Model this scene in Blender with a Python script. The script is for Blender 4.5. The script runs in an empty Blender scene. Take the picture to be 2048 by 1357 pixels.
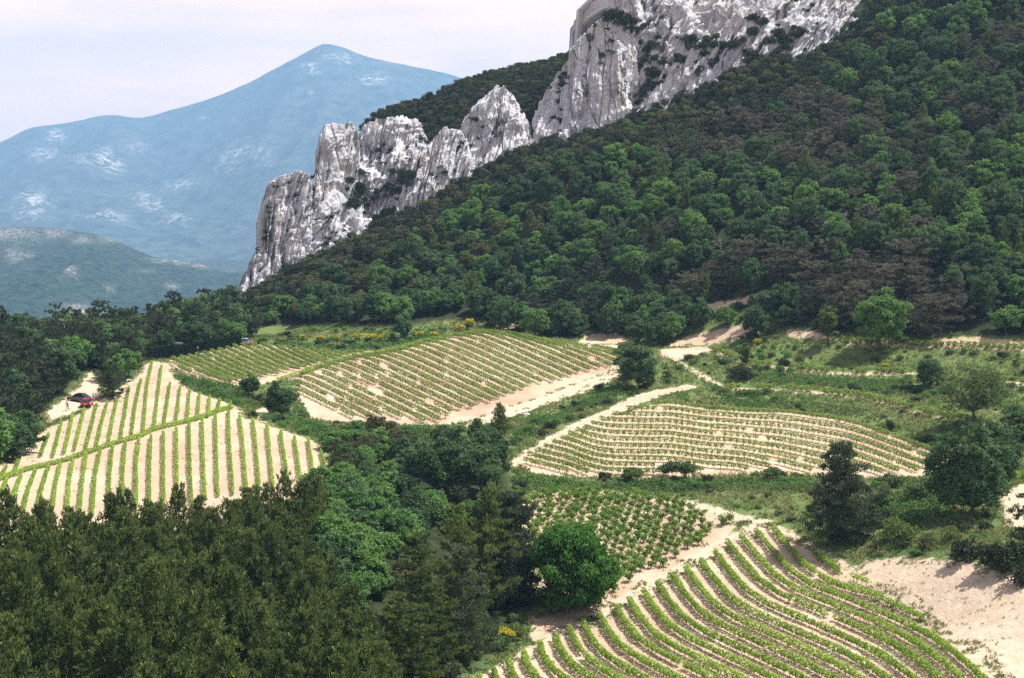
import bpy, bmesh, math, random
import numpy as np
from mathutils import Vector, Matrix

rng = np.random.default_rng(11)
random.seed(11)
S = bpy.context.scene
COL = S.collection

# ------------------------------------------------------------------ camera, sky, sun, exposure
FPX, CX, CY, CAMZ, PITCH = 2844.0, 1024.0, 678.5, 60.0, math.radians(7.24)
cam_data = bpy.data.cameras.new('camera')
cam_data.lens = 50.0
cam_data.sensor_width = 36.0
cam_data.clip_start = 1.0
cam_data.clip_end = 40000.0
cam = bpy.data.objects.new('camera', cam_data)
cam.location = (0, 0, CAMZ)
cam.rotation_euler = (math.pi / 2 - PITCH, 0, 0)
COL.objects.link(cam)
S.camera = cam

SUN_ELEV, SUN_AZ = math.radians(60.0), math.radians(78.0)      # azimuth clockwise from the view direction
SUN_DIR = Vector((math.sin(SUN_AZ) * math.cos(SUN_ELEV), math.cos(SUN_AZ) * math.cos(SUN_ELEV), math.sin(SUN_ELEV)))
sun_data = bpy.data.lights.new('sun', 'SUN')
sun_data.energy = 5.0
sun_data.angle = math.radians(0.55)
sun_data.color = (1.0, 0.965, 0.92)
sun = bpy.data.objects.new('sun', sun_data)
sun.rotation_euler = (-SUN_DIR).to_track_quat('-Z', 'Y').to_euler()
sun.location = (60, 60, 200)
COL.objects.link(sun)

world = bpy.data.worlds.new('World')
S.world = world
world.use_nodes = True
wn, wl = world.node_tree.nodes, world.node_tree.links
wn.clear()
w_out = wn.new('ShaderNodeOutputWorld')
w_bg = wn.new('ShaderNodeBackground')
w_bg.inputs['Strength'].default_value = 0.105
w_sky = wn.new('ShaderNodeTexSky')
w_sky.sky_type = 'NISHITA'
w_sky.sun_disc = False
w_sky.sun_elevation = SUN_ELEV
w_sky.sun_rotation = SUN_AZ
w_sky.altitude = 400
w_sky.dust_density = 2.0
w_tc = wn.new('ShaderNodeTexCoord')
w_map = wn.new('ShaderNodeMapping')
w_map.inputs['Scale'].default_value = (3.0, 3.0, 15.0)
w_noise = wn.new('ShaderNodeTexNoise')
w_noise.inputs['Scale'].default_value = 1.6
w_noise.inputs['Detail'].default_value = 7.0
w_noise.inputs['Roughness'].default_value = 0.55
w_ramp = wn.new('ShaderNodeMapRange')
w_ramp.inputs['From Min'].default_value = 0.36
w_ramp.inputs['From Max'].default_value = 0.64
w_ramp.inputs['To Min'].default_value = 0.0
w_ramp.inputs['To Max'].default_value = 1.0
w_cloud = wn.new('ShaderNodeMix')          # thin cloud veil: greyer and brighter patches
w_cloud.data_type = 'RGBA'
w_cloud.inputs['A'].default_value = (11.2, 7.3, 5.1, 1)
w_cloud.inputs['B'].default_value = (15.0, 9.4, 6.1, 1)
w_mix = wn.new('ShaderNodeMix')
w_mix.data_type = 'RGBA'
# thin overcast that closes up towards the horizon and opens to blue overhead
w_sep = wn.new('ShaderNodeSeparateXYZ')
w_cov = wn.new('ShaderNodeMapRange')
w_cov.inputs['From Min'].default_value = 0.12
w_cov.inputs['From Max'].default_value = 0.34
w_cov.inputs['To Min'].default_value = 1.0
w_cov.inputs['To Max'].default_value = 0.16
wl.new(w_tc.outputs['Generated'], w_sep.inputs['Vector'])
wl.new(w_sep.outputs['Z'], w_cov.inputs['Value'])
wl.new(w_cov.outputs['Result'], w_mix.inputs['Factor'])
wl.new(w_tc.outputs['Generated'], w_map.inputs['Vector'])
wl.new(w_map.outputs['Vector'], w_noise.inputs['Vector'])
wl.new(w_noise.outputs['Fac'], w_ramp.inputs['Value'])
wl.new(w_ramp.outputs['Result'], w_cloud.inputs['Factor'])
wl.new(w_sky.outputs['Color'], w_mix.inputs['A'])
wl.new(w_cloud.outputs['Result'], w_mix.inputs['B'])
wl.new(w_mix.outputs['Result'], w_bg.inputs['Color'])
wl.new(w_bg.outputs['Background'], w_out.inputs['Surface'])

S.view_settings.view_transform = 'Standard'
S.view_settings.look = 'None'
S.view_settings.gamma = 1.0
S.view_settings.use_curve_mapping = False
S.view_settings.exposure = 0.92
S.cycles.max_bounces = 5
S.cycles.diffuse_bounces = 2
S.cycles.glossy_bounces = 1
S.cycles.transmission_bounces = 3
S.cycles.volume_bounces = 0
S.cycles.transparent_max_bounces = 6
S.cycles.use_adaptive_sampling = True
S.cycles.adaptive_threshold = 0.02
S.cycles.use_denoising = False
S.cycles.sample_clamp_indirect = 4.0
HAZE_DENSITY, HAZE_COLOR = 1.08e-4, (0.35, 0.645, 1.0)

# ------------------------------------------------------------------ helpers
def ray_dirs(px):
    px = np.asarray(px, float)
    a = (px[:, 0] - CX) / FPX
    b = (CY - px[:, 1]) / FPX
    c, s = math.cos(PITCH), math.sin(PITCH)
    return np.stack([a, c + b * s, -s + b * c], 1)

def at(u, v, y):
    d = ray_dirs([(u, v)])[0]
    t = y / d[1]
    return np.array([d[0] * t, y, CAMZ + d[2] * t])

def to_px(P):
    P = np.asarray(P, float)
    c, s = math.cos(PITCH), math.sin(PITCH)
    q = P - np.array([0, 0, CAMZ])
    f = q[:, 1] * c - q[:, 2] * s
    up = q[:, 1] * s + q[:, 2] * c
    f = np.where(np.abs(f) < 1e-3, 1e-3, f)
    u = CX + FPX * q[:, 0] / f
    v = CY - FPX * up / f
    return np.stack([np.where(f > 0.5, u, -9e4), v, f], 1)

def smooth(a, b, x):
    t = np.clip((np.asarray(x, float) - a) / (b - a), 0, 1)
    return t * t * (3 - 2 * t)

def _hash(ix, iy, seed):
    h = (ix.astype(np.int64) * 374761393 + iy.astype(np.int64) * 668265263 + seed * 1442695041) & 0xFFFFFFFF
    h = ((h ^ (h >> 13)) * 1274126177) & 0xFFFFFFFF
    h = ((h ^ (h >> 16)) * 2246822519) & 0xFFFFFFFF
    return ((h ^ (h >> 15)) & 0xFFFFFF) / float(0xFFFFFF)

def vnoise(x, y, seed=0):
    x = np.asarray(x, float); y = np.asarray(y, float)
    ix, iy = np.floor(x), np.floor(y)
    fx, fy = x - ix, y - iy
    fx = fx * fx * fx * (fx * (fx * 6 - 15) + 10); fy = fy * fy * fy * (fy * (fy * 6 - 15) + 10)
    a = _hash(ix, iy, seed); b = _hash(ix + 1, iy, seed)
    c = _hash(ix, iy + 1, seed); d = _hash(ix + 1, iy + 1, seed)
    return (a + (b - a) * fx) * (1 - fy) + (c + (d - c) * fx) * fy

def fbm(x, y, oct=4, seed=0, gain=0.5, lac=2.03):
    tot = 0; amp = 1; nrm = 0
    for k in range(oct):
        tot = tot + amp * (vnoise(x, y, seed + 17 * k) * 2 - 1)
        nrm += amp; amp *= gain
        x, y = x * lac * 0.8 - y * lac * 0.6 + 3.1, x * lac * 0.6 + y * lac * 0.8 + 1.7
    return tot / nrm

def ridged(x, y, oct=4, seed=0, gain=0.5):
    tot = 0; amp = 1; nrm = 0
    for k in range(oct):
        tot = tot + amp * (1 - np.abs(vnoise(x, y, seed + 31 * k) * 2 - 1))
        nrm += amp; amp *= gain
        x, y = x * 2.1 + 5.3, y * 2.1 + 2.9
    return tot / nrm

def mesh_np(name, V, F, mats=(), attrs=None, smooth_shade=False, midx=None):
    V = np.ascontiguousarray(V, np.float32); F = np.ascontiguousarray(F, np.int32)
    me = bpy.data.meshes.new(name)
    k = F.shape[1]
    me.vertices.add(len(V)); me.vertices.foreach_set('co', V.ravel())
    me.loops.add(F.size); me.loops.foreach_set('vertex_index', F.ravel())
    me.polygons.add(len(F)); me.polygons.foreach_set('loop_start', np.arange(0, F.size, k, dtype=np.int32))
    for m in mats: me.materials.append(m)
    if midx is not None: me.polygons.foreach_set('material_index', np.ascontiguousarray(midx, np.int32))
    if smooth_shade: me.polygons.foreach_set('use_smooth', np.ones(len(F), bool))
    me.update(calc_edges=True)
    for nm, (dom, val) in (attrs or {}).items():
        a = me.attributes.new(nm, 'FLOAT', dom)
        a.data.foreach_set('value', np.ascontiguousarray(val, np.float32))
    return me

def link(name, data, parent=None, **props):
    o = bpy.data.objects.new(name, data)
    COL.objects.link(o)
    if parent is not None: o.parent = parent
    for k, v in props.items(): o[k] = v
    return o

def pip(poly, pts):
    poly = np.asarray(poly, float); x, y = pts[:, 0], pts[:, 1]
    inside = np.zeros(len(pts), bool)
    x0, y0 = poly[-1]
    for x1, y1 in poly:
        cond = ((y1 > y) != (y0 > y))
        with np.errstate(divide='ignore', invalid='ignore'):
            inside ^= cond & (x < (x0 - x1) * (y - y1) / (y0 - y1) + x1)
        x0, y0 = x1, y1
    return inside

def sdist(poly, pts):
    """signed distance, positive inside"""
    poly = np.asarray(poly, float)
    d = np.full(len(pts), 1e9)
    a = poly[-1]
    for b in poly:
        ab = b - a; L = max((ab ** 2).sum(), 1e-9)
        t = np.clip(((pts - a) @ ab) / L, 0, 1)
        q = pts - (a + t[:, None] * ab)
        d = np.minimum(d, (q ** 2).sum(1))
        a = b
    d = np.sqrt(d)
    return np.where(pip(poly, pts), d, -d)

def ldist(line, pts):
    line = np.asarray(line, float); d = np.full(len(pts), 1e9)
    for a, b in zip(line[:-1], line[1:]):
        ab = b - a; L = max((ab ** 2).sum(), 1e-9)
        t = np.clip(((pts - a) @ ab) / L, 0, 1)
        q = pts - (a + t[:, None] * ab)
        d = np.minimum(d, (q ** 2).sum(1))
    return np.sqrt(d)

def densify(px, step=4.0, closed=False):
    px = [np.asarray(p, float) for p in px]
    if closed: px = px + [px[0]]
    out = []
    for a, b in zip(px[:-1], px[1:]):
        n = max(1, int(np.linalg.norm(b - a) / step))
        for i in range(n): out.append(a + (b - a) * i / n)
    if not closed: out.append(px[-1])
    return np.array(out)

# ------------------------------------------------------------------ the lie of the land: surveyed points (picture x, y, distance)
CP = [
 (0,1357,112),(0,1200,135),(0,1100,150),(0,1030,163),(300,1357,116),(300,1200,137),(300,1100,155),(300,1000,178),
 (600,1357,122),(600,1200,143),(600,1100,160),(600,1000,182),(900,1357,134),(900,1200,157),(900,1100,172),(900,1000,190),
 (960,1350,137),(1012,1335,140),(1250,1215,158),(1540,1050,182),(1300,1340,138),(1500,1200,157),(1600,1340,136),(1750,1200,155),
 (1750,1340,134),(1980,1340,132),(1620,1100,174),(1700,1140,166),(1850,1120,158),(1850,1240,150.5),(2040,1165,147),(2040,1357,130),(2040,1260,139),
 (1650,1060,178),(1650,955,203),(1600,1040,184),(1560,985,193),(1560,955,203),(1900,1040,172),(2040,1060,168),(1900,950,200),(2040,980,185),
 (1060,1190,162),(1200,1180,163),(1100,990,197),(1300,985,199),(1470,1045,184),(1300,1100,176),
 (1050,945,207),(1300,945,207),(1500,950,205),(1800,950,202),(1330,812,250),(1600,830,244),(1750,855,234),(1880,920,212),(1300,880,227),(1600,890,224),
 (1030,930,212),(1130,862,232),(1250,805,253),(1390,775,264),(1340,710,290),(1420,690,298),
 (1400,790,256),(1600,790,253),(1750,805,244),(1880,830,230),(1980,848,222),(1450,775,262),(1950,900,212),
 (1600,775,258),(1800,790,248),(1500,715,280),(1650,745,267),(1800,745,262),(1980,765,248),(2045,830,226),
 (1700,690,276),(1900,692,268),(2045,695,262),(1560,670,290),(1900,670,272),(2045,670,266),
 (2045,350,330),(2045,0,410),(1800,350,345),(1800,0,430),(1800,200,385),(1600,350,360),(1600,500,315),(1900,500,300),(1600,600,298),
 (1480,600,310),(1400,640,308),(1250,670,318),(1200,640,326),(1000,640,338),(1000,500,372),(1000,400,400),(1200,500,350),(1200,400,375),(1200,300,400),
 (1400,300,392),(1400,450,345),(800,600,352),(800,500,378),(650,600,365),(560,620,362),(440,650,345),
 (480,605,392),(560,560,402),(700,480,412),(800,425,416),(900,370,420),(1050,300,424),(1200,255,424),(1350,210,422),(1520,140,420),(1640,110,425),(1780,0,435),
 (940,165,500),(850,260,455),(850,216,480),(790,224,476),(870,190,488),(900,178,493),(820,209,482),(765,236,472),(1100,127,500),(1000,152,500),(740,244,470),(620,420,440),(560,480,440),(480,600,440),
 (340,720,298),(320,730,288),(470,768,262),(420,765,264),(420,795,256),(490,690,318),(600,700,312),(690,710,300),(560,740,282),(650,660,335),(800,665,322),(800,690,312),
 (960,668,318),(1100,690,308),(1230,700,300),(1230,740,280),(1000,815,254),(870,850,243),(640,840,246),(590,780,266),(700,760,275),(850,740,284),(1000,740,285),
 (200,800,255),(90,850,232),(0,950,187),(100,950,190),(300,900,205),(450,830,235),(480,850,226),(640,890,212),(650,930,202),(450,950,192),
 (700,900,218),(800,900,222),(900,900,222),(800,1000,190),(1050,850,240),(1150,800,258),(1240,765,270),
 (290,700,315),(100,760,270),(0,700,320),
]
WP = [  # beyond the frame or behind a crest: world x, y, height against the camera
 (0,0,-3),(0,20,-14),(0,50,-32),(0,85,-44),(-60,0,-8),(-60,50,-34),(-60,85,-42),(60,0,-6),(60,50,-33),(60,90,-45),
 (-110,100,-41),(-120,200,-42),(-140,280,-42),(-130,330,-48),(-95,345,-46),(-60,345,-43),(-90,392,-52),(-75,425,-54),(-110,430,-78),(-150,430,-85),(-150,350,-58),
 (-70,480,-52),(-40,540,-40),(-60,560,-70),(-100,520,-110),(0,620,-20),(30,570,22),(30,680,-40),(110,600,40),
 (130,440,58),(180,440,64),(240,440,75),(250,350,15),(230,260,-28),(200,200,-37),(170,150,-42),(130,110,-44),(190,300,-10),(150,520,75),(250,540,85),(60,540,44),(-22,535,14),(0,540,20),(18,545,26),(-10,575,-5),(15,590,5),
]
ctrl = np.array([at(*c) for c in CP] + [(x, y, CAMZ + z) for x, y, z in WP])
_c2 = 5.0 ** 2
def _phi(d2): return np.sqrt(d2 + _c2)
_n = len(ctrl)
_D = ((ctrl[:, None, :2] - ctrl[None, :, :2]) ** 2).sum(-1)
_A = np.zeros((_n + 3, _n + 3))
_A[:_n, :_n] = -_phi(_D) + np.eye(_n) * 0.6
_A[:_n, _n] = 1; _A[:_n, _n + 1:_n + 3] = ctrl[:, :2] / 100.0
_A[_n:, :_n] = _A[:_n, _n:].T
_w = np.linalg.solve(_A, np.concatenate([ctrl[:, 2], [0, 0, 0]]))

def terrain_raw(x, y):
    x = np.asarray(x, float).ravel(); y = np.asarray(y, float).ravel()
    out = np.empty(len(x))
    for i in range(0, len(x), 20000):
        xx, yy = x[i:i + 20000, None], y[i:i + 20000, None]
        d2 = (xx - ctrl[:, 0]) ** 2 + (yy - ctrl[:, 1]) ** 2
        out[i:i + 20000] = (-_phi(d2)) @ _w[:_n] + _w[_n] + xx[:, 0] / 100 * _w[_n + 1] + yy[:, 0] / 100 * _w[_n + 2]
    r = np.hypot(x - 30, (y - 280))
    base = -400 + 30 * fbm(x / 900, y / 900, 3, 5)
    wgt = 1 - smooth(285, 620, r)
    z = out * wgt + (CAMZ + base - 40) * (1 - wgt)
    hillw = smooth(-32, -20, z - CAMZ) * wgt
    z = z + wgt * (0.35 * fbm(x / 9, y / 9, 3, 2) + 0.10 * fbm(x / 1.7, y / 1.7, 2, 3)) + hillw * 1.6 * fbm(x / 22, y / 22, 3, 9) + (1 - wgt) * 6 * fbm(x / 120, y / 120, 3, 4)
    return z

def _grow(start, step, end, f=1.22):
    out = []; p = start
    while abs(p - start) < abs(end - start):
        p += step; out.append(p); step *= f
    return out
gx = np.array(sorted(_grow(-170, -2, -9000) + list(np.arange(-170, 180.1, 0.9)) + _grow(180, 2, 9000)))
gy = np.array(sorted(_grow(95, -3, -2500) + list(np.arange(95, 300, 0.72)) + list(np.arange(300, 470, 1.5)) + list(np.arange(470, 640, 4.0)) + _grow(640, 8, 13500)))
GX, GY = np.meshgrid(gx, gy)
GZ = terrain_raw(GX, GY).reshape(GX.shape)

def hgt(x, y):
    x = np.asarray(x, float); y = np.asarray(y, float)
    i = np.clip(np.searchsorted(gx, x) - 1, 0, len(gx) - 2); j = np.clip(np.searchsorted(gy, y) - 1, 0, len(gy) - 2)
    fx = np.clip((x - gx[i]) / (gx[i + 1] - gx[i]), 0, 1); fy = np.clip((y - gy[j]) / (gy[j + 1] - gy[j]), 0, 1)
    return (GZ[j, i] * (1 - fx) + GZ[j, i + 1] * fx) * (1 - fy) + (GZ[j + 1, i] * (1 - fx) + GZ[j + 1, i + 1] * fx) * fy

_YS = np.concatenate([np.arange(88, 330, 0.3), np.arange(330, 560, 0.8)])
def cast(px):
    """picture points -> points on the ground"""
    px = np.atleast_2d(np.asarray(px, float)); out = np.empty((len(px), 3))
    for i in range(0, len(px), 400):
        d = ray_dirs(px[i:i + 400]); t = _YS[None, :] / d[:, 1:2]
        x = d[:, 0:1] * t; z = CAMZ + d[:, 2:3] * t
        g = hgt(x, np.broadcast_to(_YS, x.shape)); below = z <= g
        k = np.where(below.any(1), below.argmax(1), len(_YS) - 1); k = np.maximum(k, 1)
        r = np.arange(len(d)); h0 = z[r, k - 1] - g[r, k - 1]; h1 = z[r, k] - g[r, k]
        f = np.clip(h0 / np.where(np.abs(h0 - h1) < 1e-6, 1e-6, h0 - h1), 0, 1)
        yy = _YS[k - 1] + f * (_YS[k] - _YS[k - 1]); tt = yy / d[:, 1]
        xx = d[:, 0] * tt
        out[i:i + 400] = np.stack([xx, yy, hgt(xx, yy)], 1)
    return out

def ground_poly(px, step=8):
    return cast(densify(px, step, True))[:, :2]

# ------------------------------------------------------------------ materials
def new_mat(name):
    m = bpy.data.materials.new(name); m.use_nodes = True
    nt = m.node_tree; nt.nodes.clear()
    out = nt.nodes.new('ShaderNodeOutputMaterial')
    return m, nt, out

def N(nt, typ, **inp):
    n = nt.nodes.new(typ)
    for k, v in inp.items():
        if k in n.inputs: n.inputs[k].default_value = v
        else: setattr(n, k, v)
    return n

def mixc(nt, fac, a, b):
    n = nt.nodes.new('ShaderNodeMix'); n.data_type = 'RGBA'
    for key, val in (('Factor', fac), ('A', a), ('B', b)):
        if isinstance(val, bpy.types.NodeSocket): nt.links.new(val, n.inputs[key])
        elif key == 'Factor': n.inputs[key].default_value = val
        else: n.inputs[key].default_value = tuple(val) + (1,) if len(val) == 3 else val
    return n.outputs['Result']

def mathn(nt, op, a, b=0.0, clamp=False):
    n = nt.nodes.new('ShaderNodeMath'); n.operation = op; n.use_clamp = clamp
    for i, val in enumerate((a, b)):
        if isinstance(val, bpy.types.NodeSocket): nt.links.new(val, n.inputs[i])
        else: n.inputs[i].default_value = val
    return n.outputs[0]

def attr(nt, name):
    n = nt.nodes.new('ShaderNodeAttribute'); n.attribute_name = name
    return n.outputs['Fac']

def noise(nt, vec, scale, detail=4, rough=0.55, stretch=None):
    n = nt.nodes.new('ShaderNodeTexNoise')
    n.inputs['Scale'].default_value = scale; n.inputs['Detail'].default_value = detail; n.inputs['Roughness'].default_value = rough
    if stretch:
        mp = nt.nodes.new('ShaderNodeMapping'); mp.inputs['Scale'].default_value = stretch
        nt.links.new(vec, mp.inputs['Vector']); vec = mp.outputs['Vector']
    nt.links.new(vec, n.inputs['Vector'])
    return n.outputs['Fac']

def ramp(nt, val, lo, hi):
    n = nt.nodes.new('ShaderNodeMapRange'); n.inputs['From Min'].default_value = lo; n.inputs['From Max'].default_value = hi
    nt.links.new(val, n.inputs['Value'])
    return n.outputs['Result']

def position(nt):
    return nt.nodes.new('ShaderNodeNewGeometry').outputs['Position']

def ground_material():
    m, nt, out = new_mat('earth and grass')
    p = position(nt)
    soil_n = ramp(nt, noise(nt, p, 0.22, 5, 0.6), 0.35, 0.68)
    soil_f = noise(nt, p, 2.6, 4, 0.7)
    soil_w = mixc(nt, soil_n, (0.41, 0.305, 0.20), (0.51, 0.405, 0.29))
    soil_w = mixc(nt, ramp(nt, soil_f, 0.64, 0.76), soil_w, (0.25, 0.17, 0.105))
    soil_w = mixc(nt, ramp(nt, noise(nt, p, 5.0, 2, 0.5), 0.60, 0.72), soil_w, (0.62, 0.52, 0.40))
    tint = attr(nt, 'brown')
    soil_w = mixc(nt, mathn(nt, 'MULTIPLY', tint, mathn(nt, 'ADD', 0.35, soil_f)), soil_w, (0.34, 0.205, 0.135))
    track_w = mixc(nt, ramp(nt, noise(nt, p, 0.8, 5, 0.6), 0.4, 0.7), (0.46, 0.36, 0.255), (0.56, 0.455, 0.335))
    track_w = mixc(nt, ramp(nt, noise(nt, p, 3.5, 3, 0.6), 0.63, 0.75), track_w, (0.34, 0.24, 0.16))
    track_w = mixc(nt, mathn(nt, 'MULTIPLY', attr(nt, 'mid'), ramp(nt, noise(nt, p, 1.3, 4, 0.6), 0.42, 0.6)), track_w, (0.24, 0.215, 0.115))
    g1 = ramp(nt, noise(nt, p, 0.16, 4, 0.6), 0.35, 0.65)
    g2 = ramp(nt, noise(nt, p, 1.1, 4, 0.65), 0.35, 0.7)
    grass = mixc(nt, g1, (0.062, 0.120, 0.032), (0.135, 0.180, 0.062))
    grass = mixc(nt, mathn(nt, 'MULTIPLY', g2, 0.4), grass, (0.18, 0.17, 0.085))
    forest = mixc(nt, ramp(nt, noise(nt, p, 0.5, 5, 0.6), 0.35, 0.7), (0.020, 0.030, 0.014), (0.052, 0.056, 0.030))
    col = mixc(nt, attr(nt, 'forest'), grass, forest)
    edge = mathn(nt, 'MULTIPLY', mathn(nt, 'SUBTRACT', noise(nt, p, 0.7, 6, 0.7), 0.5), 1.8)
    def feather(name):
        return ramp(nt, mathn(nt, 'ADD', attr(nt, name), edge), 0.36, 0.64)
    col = mixc(nt, feather('soil'), col, soil_w)
    col = mixc(nt, feather('track'), col, track_w)
    bs = nt.nodes.new('ShaderNodeBsdfDiffuse'); nt.links.new(col, bs.inputs['Color'])
    bump = nt.nodes.new('ShaderNodeBump'); bump.inputs['Strength'].default_value = 0.9; bump.inputs['Distance'].default_value = 0.22
    nt.links.new(noise(nt, p, 2.2, 6, 0.7), bump.inputs['Height']); nt.links.new(bump.outputs['Normal'], bs.inputs['Normal'])
    nt.links.new(bs.outputs[0], out.inputs['Surface'])
    return m

def rock_material():
    m, nt, out = new_mat('limestone')
    p = position(nt)
    a = ramp(nt, noise(nt, p, 0.14, 6, 0.65), 0.35, 0.68)
    st = ramp(nt, noise(nt, p, 0.5, 5, 0.65, (1.4, 1.4, 0.16)), 0.42, 0.66)
    fine = noise(nt, p, 1.5, 6, 0.75, (1, 1, 0.5))
    col = mixc(nt, a, (0.50, 0.505, 0.535), (0.59, 0.585, 0.585))
    col = mixc(nt, mathn(nt, 'MULTIPLY', st, 0.55), col, (0.40, 0.405, 0.43))
    col = mixc(nt, ramp(nt, fine, 0.66, 0.80), col, (0.18, 0.19, 0.22))
    col = mixc(nt, mathn(nt, 'MULTIPLY', ramp(nt, noise(nt, p, 0.07, 4), 0.5, 0.7), 0.45), col, (0.60, 0.545, 0.49))
    col = mixc(nt, ramp(nt, attr(nt, 'crack'), 0.55, 1.05), col, (0.12, 0.118, 0.118))
    bs = nt.nodes.new('ShaderNodeBsdfDiffuse'); nt.links.new(col, bs.inputs['Color'])
    bump = nt.nodes.new('ShaderNodeBump'); bump.inputs['Strength'].default_value = 1.0; bump.inputs['Distance'].default_value = 0.55
    nt.links.new(noise(nt, p, 0.9, 7, 0.75, (1, 1, 0.45)), bump.inputs['Height']); nt.links.new(bump.outputs['Normal'], bs.inputs['Normal'])
    nt.links.new(bs.outputs[0], out.inputs['Surface'])
    return m

def far_material(name, wood_a, wood_b, pale, scale, lo, hi):
    m, nt, out = new_mat(name)
    p = position(nt)
    n1 = ramp(nt, noise(nt, p, scale, 6, 0.65), 0.35, 0.65)
    col = mixc(nt, n1, wood_a, wood_b)
    sc = mathn(nt, 'MULTIPLY', ramp(nt, noise(nt, p, scale * 2.6, 7, 0.72, (1, 1, 0.5)), lo, hi), attr(nt, 'bare'))
    col = mixc(nt, mathn(nt, 'MULTIPLY', sc, 0.85), col, pale)
    bs = nt.nodes.new('ShaderNodeBsdfDiffuse'); nt.links.new(col, bs.inputs['Color'])
    nt.links.new(bs.outputs[0], out.inputs['Surface'])
    return m

def leaf_material(name, dark, light, trans=0.3, tip=None):
    m, nt, out = new_mat(name)
    oi = nt.nodes.new('ShaderNodeObjectInfo')
    f = mathn(nt, 'ADD', mathn(nt, 'MULTIPLY', oi.outputs['Random'], 0.6), mathn(nt, 'MULTIPLY', attr(nt, 'var'), 0.5), True)
    col = mixc(nt, f, dark, light)
    if tip: col = mixc(nt, mathn(nt, 'MULTIPLY', attr(nt, 'tip'), 0.8), col, tip)
    d = nt.nodes.new('ShaderNodeBsdfDiffuse'); t = nt.nodes.new('ShaderNodeBsdfTranslucent')
    nt.links.new(col, d.inputs['Color']); nt.links.new(col, t.inputs['Color'])
    mx = nt.nodes.new('ShaderNodeMixShader'); mx.inputs[0].default_value = trans
    nt.links.new(d.outputs[0], mx.inputs[1]); nt.links.new(t.outputs[0], mx.inputs[2])
    nt.links.new(mx.outputs[0], out.inputs['Surface'])
    return m

def plain_material(name, colr, rough=0.7, metal=0.0, coat=0.0):
    m, nt, out = new_mat(name)
    b = nt.nodes.new('ShaderNodeBsdfPrincipled')
    p = position(nt)
    c = mixc(nt, ramp(nt, noise(nt, p, 6.0, 3), 0.3, 0.75), [x * 0.82 for x in colr], colr)
    nt.links.new(c, b.inputs['Base Color'])
    b.inputs['Roughness'].default_value = rough; b.inputs['Metallic'].default_value = metal
    b.inputs['Coat Weight'].default_value = coat
    nt.links.new(b.outputs[0], out.inputs['Surface'])
    return m

M_GROUND = ground_material()
M_ROCK = rock_material()
M_BARK = plain_material('bark', (0.10, 0.075, 0.055), 0.9)
M_VINEWOOD = plain_material('vine wood', (0.06, 0.042, 0.03), 0.9)

# ------------------------------------------------------------------ land use, outlined on the ground
FIELD_A = [(950,1362),(1012,1325),(1100,1280),(1200,1228),(1300,1170),(1400,1120),(1480,1070),(1545,1045),(1580,1065),(1640,1100),(1720,1160),(1800,1210),(1880,1262),(1950,1315),(2010,1375),(2060,1470),(1500,1530),(1000,1530),(900,1440)]
FIELD_B = [(1040,1010),(1065,992),(1110,984),(1200,980),(1300,992),(1400,1018),(1475,1044),(1450,1080),(1340,1155),(1240,1210),(1150,1258),(1060,1290),(1060,1180),(1050,1080)]
FIELD_C = [(1040,935),(1094,897),(1159,863),(1228,833),(1282,815),(1335,806),(1376,810),(1413,819),(1500,825),(1567,826),(1618,832),(1703,845),(1746,859),(1794,876),(1840,893),(1895,912),(1885,940),(1840,955),(1740,958),(1650,955),(1560,947),(1430,952),(1300,958),(1150,955),(1060,946)]
FIELD_G = [(590,790),(600,752),(650,732),(700,718),(750,711),(800,701),(850,685),(900,675),(970,665),(1036,671),(1081,682),(1130,690),(1200,692),(1245,702),(1240,742),(1150,785),(1060,815),(1000,838),(930,846),(860,852),(760,848),(660,845),(620,836)]
FIELD_H = [(335,722),(400,708),(480,692),(520,690),(600,699),(690,707),(800,698),(700,720),(650,734),(600,750),(590,760),(548,762),(500,775),(470,772),(420,762),(360,745)]
FIELD_I = [(-160,1010),(-30,960),(20,915),(85,862),(110,850),(190,812),(200,800),(240,775),(280,750),(285,730),(310,722),(345,730),(345,752),(385,782),(440,800),(480,815),(486,836),(540,852),(600,872),(640,890),(655,935),(600,1010),(480,1075),(300,1130),(100,1150),(-160,1150)]
TRACKS = [
 [(880,1420),(950,1358),(1060,1290),(1200,1222),(1330,1148),(1440,1078),(1530,1036),(1550,1050),(1500,1075),(1400,1135),(1300,1190),(1180,1250),(1060,1312),(1000,1345),(950,1372)],
 [(1320,988),(1400,1005),(1470,1025),(1535,1040),(1530,1052),(1470,1040),(1400,1018)],
 [(1535,1040),(1560,1052),(1620,1085),(1660,1110),(1740,1150),(1820,1200),(1900,1255),(1970,1310),(2030,1380),(2010,1400),(1960,1340),(1880,1272),(1800,1218),(1720,1170),(1640,1112),(1570,1066)],
 [(1012,935),(1030,915),(1085,880),(1140,850),(1200,825),(1260,795),(1310,780),(1390,768),(1392,776),(1330,790),(1280,808),(1225,838),(1160,868),(1095,902),(1040,938)],
 [(925,850),(1000,822),(1080,795),(1160,765),(1240,738),(1242,752),(1170,785),(1080,815),(1000,842),(940,862)],
 [(1315,700),(1420,692),(1425,706),(1390,712),(1360,722),(1440,768),(1450,778),(1435,776),(1345,722),(1318,712)],
 [(95,848),(88,826),(112,808),(135,790),(160,772),(172,745),(185,742),(198,770),(206,797),(192,812),(140,830)],
 [(1985,985),(2060,965),(2060,1060),(2020,1062),(1998,1010)],
 [(1100,688),(1240,690),(1240,700),(1130,698)],
]
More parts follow.
